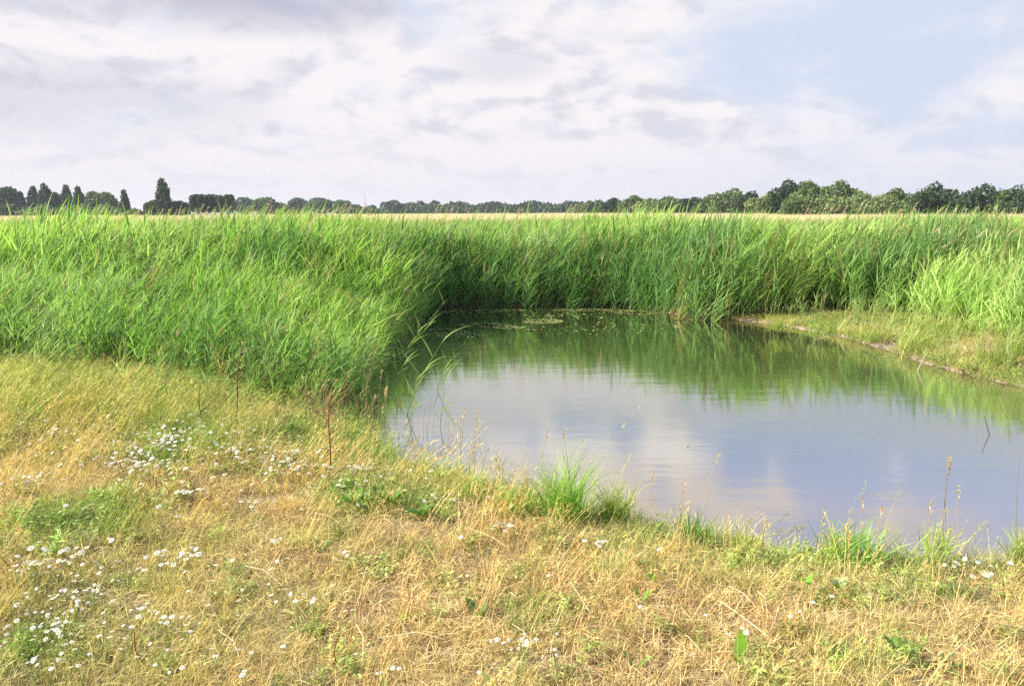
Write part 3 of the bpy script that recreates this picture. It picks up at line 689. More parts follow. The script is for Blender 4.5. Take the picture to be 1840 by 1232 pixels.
def tree(name, label, px_, top, wpx, dist, kind, tint, group, cat='tree', nleaf=None, clear=0.0):
    q = at_y(px_, 380, dist); H_ = at_y(px_, top, dist)[2] - .2; w = wpx / FPX * dist / 2; x0_ = q[0]
    root = empty(name, (x0_, dist, .2)); tag(root, label, cat, group)
    lob = []
    if kind == 'poplar':
        for k_ in range(7):
            f_ = k_ / 6; z_ = H_ * (.16 + .74 * f_); r_ = w * (.85, 1.0, 1.08, 1.02, .92, .74, .46)[k_] * U(.85, 1.12)
            lob.append([U(-.12, .12) * w, U(-.1, .1) * w, z_, r_, r_, H_ * .14])
    elif kind == 'round':
        lob.append([0, 0, H_ * .52, w * .8, w * .8, H_ * .42])
        for k_ in range(9):
            a_ = U(0, 6.28); r_ = w * U(.35, .62); lob.append([math.cos(a_) * r_, math.sin(a_) * r_, H_ * U(.3, .74), w * U(.3, .48), w * U(.3, .48), H_ * U(.15, .24)])
        lob.append([U(-.2, .2) * w, 0, H_ * .82, w * .45, w * .45, H_ * .18])
    elif kind == 'bush':
        for k_ in range(10):
            xx = U(-.8, .8); lob.append([xx * w, U(-.5, .5) * w, H_ * U(.2, .6) * (1 - .4 * abs(xx)), w * U(.28, .45), w * U(.3, .45), H_ * U(.22, .36)])
        lob.append([0, 0, H_ * .45, w * .75, w * .6, H_ * .42]); lob.append([U(-.3, .3) * w, 0, H_ * .74, w * .4, w * .4, H_ * .26])
    elif kind == 'hedge':
        for k_ in range(16):
            xx = U(-.75, .75); tp_ = H_ * (1 - .30 * abs(xx) ** 1.6); z_ = tp_ * U(.12, .72)
            lob.append([xx * w, U(-.5, .3) * w, z_, w * U(.22, .36), w * U(.25, .4), min(tp_ * U(.2, .3), tp_ - z_ + .1)])
        lob.append([0, .1 * w, H_ * .42, w * .72, w * .6, H_ * .44]); lob.append([U(-.2, .2) * w, 0, H_ * .74, w * .34, w * .34, H_ * .25])
    elif kind == 'clipped':
        for xx in (-.55, 0, .55):
            for zz_ in (.42, .6, .8): lob.append([xx * w, U(-.2, .2) * w, H_ * zz_, w * .52, w * .6, H_ * .19])
    nl = nleaf or int(np.clip(w * H_ * (110 if kind == 'hedge' else 50), 800, 6500))
    sz = dist * (.0011 if kind == 'hedge' else .0017) + .12
    mb = MB(); mb.add(leaf_cloud(lob, nl, sz)); mb.build('crown', MAT_CROWN, root, tint=tint)
    mb = MB(); tr = max(.12, H_ * .022)
    mb.add(tube([[0, 0, -.3], [.05 * w, 0, H_ * .25], [-.03 * w, 0, H_ * .5], [0, 0, H_ * .8]], [tr * 1.4, tr, tr * .7, tr * .2], 6))
    for k_ in range(5):
        a_ = U(0, 6.28); z_ = H_ * U(.25, .5); e_ = w * .6
        mb.add(tube([[0, 0, z_], [math.cos(a_) * e_ * .5, math.sin(a_) * e_ * .5, z_ + H_ * .12], [math.cos(a_) * e_, math.sin(a_) * e_, z_ + H_ * .25]], [tr * .5, tr * .35, tr * .12], 4))
    mb.build('trunk', MAT_BARK, root)
    return root
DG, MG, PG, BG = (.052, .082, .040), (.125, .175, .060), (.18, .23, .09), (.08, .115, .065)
LG = 'trees on the horizon at the left'
TREES = [
 ('broad_tree', 'broad round dark tree cut by the left edge of the picture', 12, 336, 52, 330, 'round', DG, LG),
 ('broad_tree', 'small dark tree just right of the broad one at the left edge', 38, 343, 16, 332, 'round', DG, LG),
 ('poplar_tree', 'first pointed poplar from the left in the dark row', 62, 337, 22, 330, 'poplar', DG, LG),
 ('poplar_tree', 'tallest poplar of the dark row at the left, second pointed top', 84, 332, 27, 325, 'poplar', DG, LG),
 ('broad_tree', 'bushy tree between the two tall pairs of poplars at the left', 103, 345, 22, 328, 'round', MG, LG),
 ('poplar_tree', 'third pointed poplar of the dark row at the left', 122, 334, 22, 326, 'poplar', DG, LG),
 ('poplar_tree', 'narrow fourth poplar close beside the third in the left row', 143, 337, 18, 330, 'poplar', DG, LG),
 ('broad_tree', 'round grey green tree right of the last poplar in the left row', 172, 344, 36, 345, 'round', MG, LG),
 ('broad_tree', 'tree with sloping crown at the right end of the left row', 196, 345, 30, 345, 'round', MG, LG),
 ('poplar_tree', 'slim lone poplar standing apart right of the left row', 225, 343, 16, 300, 'poplar', DG, LG),
 ('low_bush', 'low dark bushes under the broad tree at the left edge', 20, 366, 60, 300, 'bush', DG, LG),
 ('low_bush', 'low bush below the first two poplars of the left row', 80, 368, 60, 300, 'bush', MG, LG),
 ('low_bush', 'low bush below the third and fourth poplars of the left row', 138, 367, 64, 300, 'bush', MG, LG),
 ('low_bush', 'low bush below the round grey green tree of the left row', 196, 368, 58, 300, 'bush', MG, LG),
 ('low_bush', 'little round shrub in the gap right of the slim lone poplar', 243, 374, 30, 290, 'bush', MG, LG),
 ('round_tree', 'small dark round tree left of the tallest poplar', 275, 360, 28, 262, 'round', DG, LG),
 ('poplar_tree', 'tallest single poplar, rising between two small round trees', 294, 323, 27, 260, 'poplar', DG, LG),
 ('round_tree', 'small dark domed tree right of the tallest poplar', 323, 361, 38, 262, 'round', DG, LG),
 ('clipped_tree', 'leftmost flat topped tree of the box shaped clump', 354, 349, 20, 280, 'clipped', DG, LG),
 ('clipped_tree', 'second flat topped tree of the box shaped clump', 370, 349, 20, 281, 'clipped', DG, LG),
 ('clipped_tree', 'third flat topped tree of the box shaped clump', 386, 350, 20, 282, 'clipped', DG, LG),
 ('clipped_tree', 'fourth flat topped tree of the box shaped clump', 400, 351, 18, 281, 'clipped', DG, LG),
 ('clipped_tree', 'rightmost flat topped tree of the box shaped clump', 413, 350, 17, 280, 'clipped', DG, LG),
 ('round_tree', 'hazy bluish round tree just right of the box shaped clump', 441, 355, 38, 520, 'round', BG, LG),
 ('round_tree', 'wide olive tree right of the hazy bluish round one', 477, 355, 46, 450, 'round', MG, LG),
 ('low_bush', 'low bush in the dip between the wide olive tree and a hazy dome', 508, 365, 34, 450, 'bush', MG, LG),
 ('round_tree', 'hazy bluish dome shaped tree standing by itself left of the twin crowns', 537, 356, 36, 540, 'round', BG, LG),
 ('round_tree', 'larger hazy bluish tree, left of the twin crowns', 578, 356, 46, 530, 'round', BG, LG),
 ('round_tree', 'smaller hazy tree, right of the twin crowns', 614, 360, 28, 510, 'round', MG, LG),
 ('low_bush', 'low green bush left of the thin mast', 640, 368, 34, 480, 'bush', MG, LG),
 ('low_bush', 'low green bush at the foot of the thin mast', 664, 369, 34, 490, 'bush', MG, LG),
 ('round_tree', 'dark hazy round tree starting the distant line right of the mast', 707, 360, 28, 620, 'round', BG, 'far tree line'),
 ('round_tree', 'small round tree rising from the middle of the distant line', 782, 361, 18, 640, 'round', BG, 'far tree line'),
]
RG = 'trees and bushes of the hedge at the right'
RT = [(1048, 365, 34, 380, 'bush', MG, 'lowest pale bush where the right hedge begins'), (1070, 359, 28, 360, 'round', MG, 'first round bush from the left end of the right hedge'),
 (1100, 355, 24, 340, 'round', DG, 'darker second bush from the left end of the right hedge'), (1138, 350, 34, 320, 'round', MG, 'third rounded crown from the left end of the right hedge'),
 (1172, 356, 40, 300, 'bush', PG, 'pale bush in the low stretch after the third crown'), (1206, 352, 44, 280, 'bush', MG, 'wide bush in the middle of the low stretch of hedge'),
 (1243, 353, 40, 265, 'bush', DG, 'dark wide bush left of the first hedge hump'), (1278, 349, 36, 250, 'bush', MG, 'bush leaning up to the first hedge hump'),
 (1311, 337, 42, 240, 'round', MG, 'first hump of the right hedge, taller than the bushes beside it'), (1346, 342, 36, 225, 'round', DG, 'dark crown just right of the first hump'),
 (1377, 344, 40, 210, 'round', PG, 'pale green crown left of the highest dark tree'), (1417, 320, 46, 185, 'round', DG, 'highest dark tree of the right hedge'),
 (1456, 324, 52, 178, 'round', MG, 'broad olive tree right of the highest dark one'), (1505, 322, 56, 175, 'round', MG, 'domed tree at the right end of the highest hump'),
 (1440, 350, 50, 160, 'bush', MG, 'low bush in front of the highest dark tree'), (1492, 349, 56, 160, 'bush', PG, 'pale willow bush in front of the domed tree'),
 (1546, 343, 62, 165, 'bush', PG, 'pale willow bush on the slope falling right of the hump'), (1592, 348, 56, 160, 'bush', PG, 'pale smooth bush at the bottom of the slope'),
 (1607, 336, 42, 185, 'round', MG, 'small dark crown behind the pale smooth bush'), (1648, 344, 46, 150, 'round', MG, 'rounded bush left of the dark tree with a bare gap'),
 (1682, 326, 46, 155, 'round', DG, 'dark flat headed tree with a shadowy gap beneath'), (1665, 336, 40, 145, 'round', DG, 'very dark bush under the flat headed tree'), (1722, 344, 48, 150, 'round', DG, 'dark bush right of the flat headed tree'),
 (1762, 328, 58, 145, 'round', DG, 'large dark rounded tree near the right edge'), (1803, 338, 40, 142, 'round', MG, 'lighter tree between the two large ones at the right edge'),
 (1838, 329, 56, 140, 'round', DG, 'large tree cut by the right edge of the picture')]
TREES += [('hedge_tree' if k_ == 'round' else 'hedge_bush', lb, a_, b_, c_ * 1.85, d_, 'hedge', t_, RG) for a_, b_, c_, d_, k_, t_, lb in RT]
for a_ in TREES:
    if a_[2] < 830 and a_[6] in ('round', 'bush'): a_ = a_[:4] + (a_[4] * 1.28,) + a_[5:]
    tree(*a_, cat='bush' if 'bush' in a_[0] else 'tree', nleaf=None)
# the far wood in the middle, one low mass
lob = []
for xp in list(range(690, 830, 11)) + list(range(826, 1052, 10)):
    tp = 366 + 2.5 * math.sin(xp * .09) + U(-1.5, 1.5) - (1.5 if xp > 930 else 0); dist = 640 - .5 * (xp - 700)
    q = at_y(xp, tp, dist); w = 9 / FPX * dist
    lob.append([q[0], dist, (q[2]) * .45, w, w * 1.5, q[2] * .62])
mb = MB(); mb.add(leaf_cloud(lob, 9000, 1.0))
tag(mb.build('distant_wood', MAT_CROWN, tint=(.060, .090, .040)), 'low hazy dark wood along the middle of the horizon', 'wood', None, 'stuff')

# ------------------------------------------------------------------ mast
MAT_MAST = plain('mast_paint', (.55, .36, .33), .6, .1, 1)
q = at_y(656, 378, 900); top = at_y(656, 344, 900)[2]
mast = empty('radio_mast', (q[0], 900, .2)); tag(mast, 'thin reddish mast rising over the low bushes left of centre', 'mast')
mb = MB()
for a_ in (0, 2.09, 4.19): mb.add(tube([[math.cos(a_) * .9, math.sin(a_) * .9, 0], [math.cos(a_) * .22, math.sin(a_) * .22, top - 2]], [.12, .08], 4))
mb.build('mast_legs', MAT_MAST, mast)
mb = MB(); rr = lambda z: .9 + (.22 - .9) * z / (top - 2)
for k_ in range(14):
    za, zb = (top - 2) * k_ / 14, (top - 2) * (k_ + 1) / 14
    for j in range(3):
        a_, b_ = j * 2.09, (j + 1) * 2.09
        mb.add(tube([[math.cos(a_) * rr(za), math.sin(a_) * rr(za), za], [math.cos(b_) * rr(zb), math.sin(b_) * rr(zb), zb]], [.05, .05], 3))
mb.build('bracing', MAT_MAST, mast)
mb = MB(); mb.add(tube([[0, 0, top - 2.2], [0, 0, top]], [.09, .04], 5)); mb.build('antenna', MAT_MAST, mast)
# ------------------------------------------------------------------ last year's reeds whose plumes stand against the horizon
def plume_geo(L=.2):
    mb = MB(); n = 34; s_ = U(0, 1, n)
    base = np.stack([s_ * L * .45, np.zeros(n), s_ * L * .8], 1)
    mb.add(blades(base, rng.normal(0, 1.0, n), U(.2, .9, n), .8, U(.25, .5, n) * L * (1 - .45 * s_), .011, 2, 'leaf', (.9, .85, .8), (1.1, 1.05, 1.0), .4, .2)); return mb
pl_me = [plume_geo().build('plume', MAT_DRY, link=False).data for _ in range(5)]
st_me = []
for _ in range(5):
    mb = MB(); b_ = U(.05, .14); mb.add(tube([[0, 0, 0], [b_ * .2, 0, .5], [b_, 0, 1.0]], [.0038, .003, .0022], 4)); 
    mb.add(blades([[b_ * .15, 0, .4], [b_ * .4, 0, .62], [b_ * .7, 0, .8]], rng.normal(0, .6, 3), .5, .9, .22, .014, 4, 'leaf', (1, 1, .9), (1, 1, .9), .35, .2))
    st_me.append((mb.build('plumed_reed', MAT_STALK, link=False).data, b_))
PL = [(64, 366, 16), (87, 375, 17), (112, 371, 15), (140, 370, 16), (178, 365, 16), (178, 374, 14), (230, 376, 18), (246, 377, 16), (290, 372, 15), (300, 378, 14), (316, 374, 16), (328, 375, 17), (352, 373, 15), (363, 364, 15),
      (373, 371, 16), (386, 371, 18), (398, 372, 15), (412, 366, 14), (452, 375, 17), (478, 369, 15), (484, 372, 16), (497, 373, 14), (518, 373, 16), (527, 371, 16), (541, 374, 17), (565, 379, 15), (580, 371, 15), (590, 371, 16), (604, 370, 14),
      (618, 368, 15), (627, 366, 14), (640, 374, 16), (650, 373, 15), (653, 368, 15), (664, 377, 17), (786, 368, 15), (794, 366, 16), (803, 371, 14), (812, 372, 15), (843, 374, 18), (872, 376, 16), (932, 372, 16), (938, 375, 16), (985, 376, 17),
      (1024, 370, 16), (1035, 366, 15), (1046, 368, 16), (1120, 372, 16), (1142, 365, 15), (1094, 430, 19), (1450, 374, 14), (1458, 371, 14), (1484, 366, 13), (1495, 368, 14), (1508, 365, 13), (1520, 369, 14), (1548, 367, 14), (1556, 364, 14), (1590, 374, 15),
      (1618, 372, 14), (1646, 363, 13), (1690, 369, 13), (1700, 372, 14), (1716, 371, 14), (1735, 373, 13), (1752, 371, 13), (1770, 374, 13), (1786, 372, 12), (1800, 375, 13), (1822, 371, 13)]
for i, (px_, py_, d_) in enumerate(PL):
    while True:
        q = at_y(px_ - 6, py_, d_)
        if poly_sd(np.array([q[0]]), np.array([d_]), REED)[0] < -1.3 or d_ > 30: break
        d_ += .4
    g_ = max(float(ground_z(q[0], d_)), -.1); hh = q[2] - .17 - g_
    me, b_ = st_me[i % 5]; o_ = bpy.data.objects.new('plumed_reed', me); col.objects.link(o_); o_.location = (q[0] - b_, d_, g_); o_.scale = (1, 1, hh); o_['tint'] = [.50, .40, .24]
    lb = 'pale feathery reed plume against the hedge at the right' if px_ > 1300 else 'pale feathery reed plume against the low sky right of centre' if px_ > 700 else 'pale feathery reed plume against the trees at the left'
    if py_ > 420: lb = 'lone pale reed plume low in the dark reeds behind the pond'
    tag(o_, lb, 'reed', None if py_ > 420 else 'reed plumes along the top of the reed bed')
    h_ = bpy.data.objects.new('plume', pl_me[i % 5]); col.objects.link(h_); h_.parent = o_; h_.location = (b_, 0, 1.0)
    k_ = random.uniform(.8, 1.2); h_.scale = (k_, k_, k_ / hh); h_.rotation_euler = (0, 0, random.uniform(-.5, .5) if px_ < 1400 else random.uniform(-.2, .2)); h_['tint'] = [.60, .47, .34]

# ------------------------------------------------------------------ reeds standing out at the water's left edge
def single_reed(label, px_, py_, tx, ty, nl=6, z0=-.12, tint=(.30, .38, .12), dd_=0.0, group='single reeds at the left edge of the pond', lw=.015):
    b_ = at(px_, py_, 0.0 if z0 < 0 else z0); e_ = at_y(tx, ty, b_[1] + dd_); L_ = e_[2] - b_[2]; dx = e_[0] - b_[0]
    s_ = np.linspace(0, 1, 7); path = np.stack([dx * s_ ** 1.5, dd_ * s_, z0 * (z0 < 0) + (L_ - z0 * (z0 < 0)) * s_ * (1 - .0 * s_)], 1)
    mb = MB(); mb.add(tube(path, np.linspace(.0045, .0015, 7), 5, (1, .95, .9)))
    o_ = mb.build('reed_stem', MAT_REED, loc=(b_[0], b_[1], b_[2]), tint=tint); tag(o_, label, 'reed', group)
    for k_ in range(nl):
        f_ = .3 + .68 * k_ / max(1, nl - 1); p_ = np.array([[np.interp(f_, s_, path[:, j]) for j in range(3)]])
        mb = MB(); mb.add(blades(p_, U(-.6, .6) if k_ % 3 else U(2, 4), U(.15, .55), U(.3, .9), U(.22, .38), lw, 6, 'leaf', (.9, 1, .9), (1.15, 1.1, .9), .35, .1))
        mb.build('leaf', MAT_REED, o_, tint=tint)
    return o_
SR = [('pale reed leaning right over the water at the dark corner', 742, 600, 796, 500), ('second pale reed leaning over the dark corner of the pond', 735, 610, 772, 492), ('pale reed arching low over the duckweed', 748, 612, 800, 545),
      ('reed with a pale tip bent over the water below the dark corner', 722, 640, 782, 575), ('short leaning reed at the foot of the left bed', 712, 655, 758, 590), ('leaning reed left of the one with pale tip', 705, 668, 748, 610),
      ('tall thin reed standing alone in the pond with one upright leaf', 728, 745, 796, 612), ('shorter reed alone in the pond right of the tall one', 782, 700, 812, 640), ('small leafy reed standing in the water beside the left bed', 735, 765, 752, 668),
      ('young reed shoot in the water near the left corner', 790, 765, 800, 690), ('reed leaning from the lower end of the left bed', 690, 700, 735, 645)]
for a_ in SR: single_reed(*a_, nl=5 if 'alone' in a_[0] or 'shoot' in a_[0] else 7)

# ------------------------------------------------------------------ umbelled and bare dead stalks
def dead_stalk(name, label, px_, py_, tx, ty, col_, r0=.005, umb=0, branch=0, zb=.22, cat='dead stalk', group=None, seed=False, wavy=.0):
    b_ = at(px_, py_, zb); e_ = at_y(tx, ty, b_[1]); L_ = e_[2] - b_[2]; dx = e_[0] - b_[0]; s_ = np.linspace(0, 1, 8)
    path = np.stack([dx * s_ ** (1 + wavy) + .012 * np.sin(s_ * 7) * (1 if r0 > .003 else .3), .01 * np.sin(s_ * 5), -.04 + (L_ + .04) * s_], 1)
    mb = MB(); mb.add(tube(path, np.linspace(r0, r0 * .45, 8), 5)); o_ = mb.build(name, MAT_STALK, loc=b_, tint=col_); tag(o_, label, cat, group)
    tips = [path[-1]]
    for k_ in range(branch):
        f_ = .5 + .4 * k_ / max(1, branch); p_ = np.array([np.interp(f_, s_, path[:, j]) for j in range(3)]); a_ = 3.1 * k_ + U(-.5, .5); l_ = U(.12, .22)
        q = p_ + [math.cos(a_) * l_ * .6, math.sin(a_) * l_ * .4, l_ * .85]; mid = (p_ + q) / 2 + [math.cos(a_) * .02, 0, -.01]
        mb = MB(); mb.add(tube([p_, mid, q], [r0 * .5, r0 * .4, r0 * .3], 4)); mb.build('branch', MAT_STALK, o_, tint=col_); tips.append(q)
    for p_ in tips[:umb]:
        mb = MB(); n = 13; a_ = U(0, 6.28, n); t_ = U(.3, 1.0, n); l_ = U(.03, .05, n)
        q = blades(np.repeat([p_], n, 0), a_, t_, .2, l_, .002, 2, 'stem', (1, 1, 1), (1, 1, 1), 0, .1); mb.add(q)
        ends = q[0].reshape(n, 3, 2, 3)[:, -1].mean(1)
        mb.add(blades(np.repeat(ends, 4, 0), U(0, 6.28, n * 4), U(.4, 1.5, n * 4), 0, .012, .007, 2, 'broad', (.9, 1, .8), (1.3, 1.3, 1), 0, .2)); mb.build('umbel', MAT_STALK, o_, tint=(.34, .30, .14))
    if seed:
        p_ = path[-1]; d_ = path[-1] - path[-2]; d_ /= np.linalg.norm(d_); n = 22; s2 = U(-1, .6, n)
        mb = MB(); mb.add(blades(p_ + d_ * (s2 * .05)[:, None], U(0, 6.28, n), U(.1, .6, n), .3, U(.015, .03, n), .005, 2, 'broad', (.95, .9, .85), (1.15, 1.1, 1), .1, .15)); mb.build('seed_head', MAT_DRY, o_, tint=(.58, .46, .26))
    return o_
BR, RD, TN = (.17, .085, .05), (.26, .075, .045), (.42, .32, .18)
dead_stalk('dead_umbel_plant', 'tallest brown dead stalk with branches and umbels before the left reeds', 419, 768, 434, 622, BR, .008, 4, 4)
dead_stalk('dead_umbel_plant', 'shorter dead stalk with a small umbel left of the tallest one', 362, 778, 359, 694, BR, .0065, 2, 1)
dead_stalk('dead_umbel_plant', 'reddish upright dead stalk with an umbel left of the water', 588, 862, 596, 690, (.24, .10, .05), .007, 3, 3)
dead_stalk('dead_stalk', 'bent brown stem in the flowers below the tallest stalk', 424, 848, 416, 795, BR, .004)
dead_stalk('red_stalk', 'curved dark red stem rising from the bottom edge at the left', 268, 1232, 240, 1132, RD, .0045, wavy=.3, zb=.2)
dead_stalk('red_stalk', 'straight dark red stem at the bottom edge left of centre', 606, 1232, 606, 1136, RD, .004, zb=.2)
dead_stalk('red_stalk', 'short thin red stem in the dry grass left of centre', 735, 1090, 734, 1032, RD, .003)
dead_stalk('red_stalk', 'short red stem at the bottom left corner', 108, 1228, 106, 1180, RD, .004, zb=.2)
dead_stalk('dead_stalk', 'small brown stem above a pair of green leaves on the near bank', 1452, 1048, 1450, 1012, BR, .003)
dead_stalk('brown_weed', 'dark brown seeding weed stem on the near shore', 1372, 998, 1372, 945, BR, .003, seed=True)
GS = [(1033, 850, 1080, 808, 'long pale grass stalk arching right from the tall tuft'), (968, 850, 982, 782, 'slender seeding grass stalk left of the tall tuft'), (1012, 860, 1014, 780, 'upright seeding stalk in the middle of the tall tuft'),
      (1262, 920, 1288, 822, 'tall bent grass stalk with a pale head over the water'), (1170, 905, 1172, 857, 'single brown headed grass stalk over the water'), (1225, 925, 1228, 878, 'thin pale stalk left of the tall bent one'),
      (1110, 890, 1112, 872, 'tiny seeding stalk right of the tall tuft'), (1700, 955, 1700, 828, 'tallest dark thin stalk on the right shore'), (1694, 955, 1704, 838, 'pale stalk beside the tallest dark one on the right shore'), (1670, 965, 1671, 908, 'short stalk left of the pair on the right shore'),
      (1724, 960, 1720, 880, 'thin pale stalk right of the pair on the right shore'), (1828, 990, 1830, 806, 'dark stalk at the right edge of the picture'), (1577, 985, 1580, 922, 'pale grass stalk rising from the wide green tuft'),
      (1560, 930, 1548, 905, 'short stalk leaning over the wide green tuft'), (1475, 985, 1478, 932, 'thin green stalk with a dark bud on the near shore')]
for px_, py_, tx, ty, lb in GS:
    dead_stalk('grass_stalk', lb, px_, py_, tx, ty, (.20, .17, .08) if 'dark' in lb else TN, .002, cat='grass stalk', seed='arch' not in lb and 'dark stalk' not in lb, wavy=.6 if 'bent' in lb or 'arch' in lb else 0, group='single grass stalks by the water')
for k_ in range(34):
    px_ = U(672, 870); py_ = 790 + (px_ - 672) * .30 + U(-28, 18); hpx = U(45, 110) * (1.15 - (px_ - 672) / 500)
    dead_stalk('rush_stalk', 'thin brownish stalk in the loose fringe at the left corner of the pond', px_, py_, px_ + U(-8, 14), py_ - hpx, (.36, .26, .15) if k_ % 3 else (.22, .22, .08), .0022, zb=.06, cat='stalk', seed=k_ % 2 == 0, group='thin stalks at the left corner of the pond')
for k_ in range(60):
    px_ = U(535, 672); py_ = 745 + U(-18, 22); hpx = U(35, 75)
    dead_stalk('brown_reed', 'short dead brown reed in the withered clump beside the left corner of the pond', px_, py_, px_ + U(-14, 26), py_ - hpx, (.36, .24, .12) if k_ % 3 else (.20, .13, .08), .0035, zb=.2, cat='dead reed', wavy=.9, seed=k_ % 8 == 0, group='withered reeds beside the pond')

# ------------------------------------------------------------------ green tufts along the near shore
def shore_tuft(label, px_, py_, hpx, wpx, n, tint, zb=.13, heads=0):
    b_ = at(px_, py_, zb); h_ = hpx / FPX * b_[1]; w_ = wpx / FPX * b_[1] / 2
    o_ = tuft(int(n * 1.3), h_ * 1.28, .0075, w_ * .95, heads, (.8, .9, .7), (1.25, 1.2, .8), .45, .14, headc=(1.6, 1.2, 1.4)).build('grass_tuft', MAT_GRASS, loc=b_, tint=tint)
    return tag(o_, label, 'grass tuft', 'green grass tufts along the near shore')
G1, G2, G3 = (.26, .42, .09), (.15, .27, .07), (.40, .46, .16)
shore_tuft('tallest bright green grass tuft in the middle of the near shore', 1010, 930, 118, 78, 210, G1, heads=3)
shore_tuft('soft green tuft right of the tallest one on the shore', 1106, 925, 66, 62, 110, G3, heads=2)
shore_tuft('dark green upright tuft at the water right of centre', 1256, 972, 58, 50, 60, G2)
shore_tuft('second dark green tuft close left of the upright one', 1232, 955, 48, 28, 30, G2)
shore_tuft('small green tuft between the dark upright tuft and the wide one', 1338, 994, 54, 40, 50, G3)
shore_tuft('wide spreading green tuft on the near shore at the right', 1530, 1000, 68, 115, 150, G1, heads=2)
shore_tuft('low yellowish tuft at the left foot of the tallest tuft', 925, 925, 66, 84, 130, G3, heads=2)
shore_tuft('green tuft at the left bend of the shore', 840, 900, 70, 60, 90, G3, heads=2)
shore_tuft('small tuft by the right shore below the tall stalks', 1680, 985, 42, 60, 60, G3, heads=1)
shore_tuft('tuft at the right edge of the picture', 1828, 1000, 60, 40, 60, G3, heads=2)
shore_tuft('blue green clump of grass beside the left flower drift', 110, 985, 70, 110, 160, (.13, .22, .07))
shore_tuft('green clump of grass right of the left flower drift', 190, 965, 66, 90, 130, (.15, .24, .06))
for px_, py_, h_, w_, lb in ((1700, 610, 40, 70, 'green clump on the middle of the right mud bank'), (1790, 655, 62, 80, 'bushy green clump at the water near the right edge'), (1832, 640, 70, 60, 'tall clump on the bank at the right edge'),
                             (1480, 600, 34, 60, 'low clump behind the mud patch on the right bank'), (1555, 610, 30, 70, 'low spreading clump right of the mud patch'), (1620, 585, 40, 90, 'wide clump at the foot of the right reeds'),
                             (1400, 590, 26, 40, 'small clump at the left end of the right bank'), (1740, 600, 44, 60, 'yellow green clump before the right reeds'), (1650, 625, 30, 60, 'low clump at the water in the middle of the right bank')):
    o_ = shore_tuft(lb, px_, py_, h_, w_, 120, (.24, .31, .07), .1, 2); o_['group'] = 'green clumps on the right bank'

# ------------------------------------------------------------------ broad leaved weeds in the dry grass
def dock(label, px_, py_, hpx, nl, tint, wide=.36, spread=.6, az_=None, lean=.3, zb=.24, name='dock_plant'):
    b_ = at(px_, py_, zb); h_ = hpx / FPX * b_[1] * 1.1; root = empty(name, b_); tag(root, label, 'weed', 'broad leaved weeds in the dry grass')
    for k_ in range(nl):
        a_ = (az_ if az_ is not None else 0) + U(-.4, .4) + k_ * 2.4; l_ = h_ * U(.7, 1.05); n = 1
        mb = MB(); P_, F_, C_ = blades([[U(-.01, .01), U(-.01, .01), -.01]], a_, lean * U(.6, 1.3) + spread * (k_ > 0) * U(.2, .8), U(.3, .8), l_, l_ * wide, 8, 'broad', (.85, .95, .8), (1.1, 1.05, .85), 0, .1, U(-.3, .3))
        # fold each leaf along its midrib
        pr = P_.reshape(-1, 2, 3); mid = pr.mean(1); mid[:, 2] -= l_ * .05
        V_ = np.concatenate([pr[:, 0], mid, pr[:, 1]]); m_ = len(mid); q_ = np.arange(m_ - 1)
        F_ = np.concatenate([np.stack([q_ + a * m_, q_ + (a + 1) * m_, q_ + (a + 1) * m_ + 1, q_ + a * m_ + 1], 1) for a in (0, 1)])
        mb.add((V_, F_, np.tile(C_[::2], (3, 1)))); mb.build('leaf', MAT_GRASS, root, tint=tint)
    return root
LGN = (.17, .36, .035); LD = (.09, .17, .05)
dock('single upright bright green oblong leaf at the bottom right of centre', 1332, 1182, 58, 2, LGN, .40, .9, 1.5, .12)
dock('narrow upright green leaf right of the oblong one', 1562, 1166, 44, 1, (.15, .32, .05), .24, .4, 3.0, .25)
dock('dull green leafy plant right of the narrow upright leaf', 1608, 1160, 34, 4, (.15, .26, .07), .5)
dock('flat dark green rosette near the bottom right corner', 1690, 1196, 44, 6, (.12, .22, .06), .4, 1.0)
dock('dark leaves low in the grass left of the rosette', 1552, 1192, 28, 3, LD, .3, 1.0)
dock('bright yellow green leaf in the dry grass left of centre', 724, 1118, 32, 2, LGN, .5, .5)
dock('upright green leaf beside the straight red stem', 624, 1200, 38, 2, LGN, .45, .5)
dock('yellow green leaf next to the curved red stem', 256, 1158, 26, 2, (.30, .42, .04), .55, .5)
dock('dark green drooping leaves near the bottom left corner', 82, 1196, 50, 5, LD, .3, 1.2)
dock('dark leafy weed at the bottom edge left of the red stem', 318, 1228, 40, 4, LD, .45, .9)
dock('pair of small upright green leaves above the centre grass', 608, 972, 26, 3, LGN, .3, .5)
dock('leafy green weed left of the pair of upright leaves', 576, 990, 36, 5, (.17, .32, .06), .3, .6)
dock('small bright leaf in the middle of the dry grass', 1156, 1076, 30, 2, LGN, .4, .5)
dock('tiny green shoot beside the small bright leaf', 1172, 1040, 18, 2, LGN, .4, .5)
dock('green leaves at the foot of the small brown stem', 1452, 1046, 24, 3, LGN, .5, .6)
dock('pale rounded leaf with dark shade on the near bank', 1508, 1052, 26, 3, (.36, .40, .22), .7, .8)
dock('dark green weed right of the small bright leaf', 860, 1106, 40, 5, (.13, .24, .06), .45, .8)
dock('bushy leafy weed at the bare patch near the pond corner', 700, 905, 52, 9, (.14, .27, .05), .35, .9)
dock('leafy green weed at the right of the bare patch', 760, 922, 40, 8, (.15, .28, .06), .35, .9)
dock('long pale leaf lying beside the reddish upright stalk', 570, 880, 34, 3, (.40, .46, .26), .3, 1.2)
dock('green leaves low in the grass at the bottom right of centre', 1090, 1200, 26, 4, LD, .35, 1.0)
dock('thin upright green leaves at the bottom centre', 1140, 1205, 52, 3, (.20, .36, .06), .14, .3)
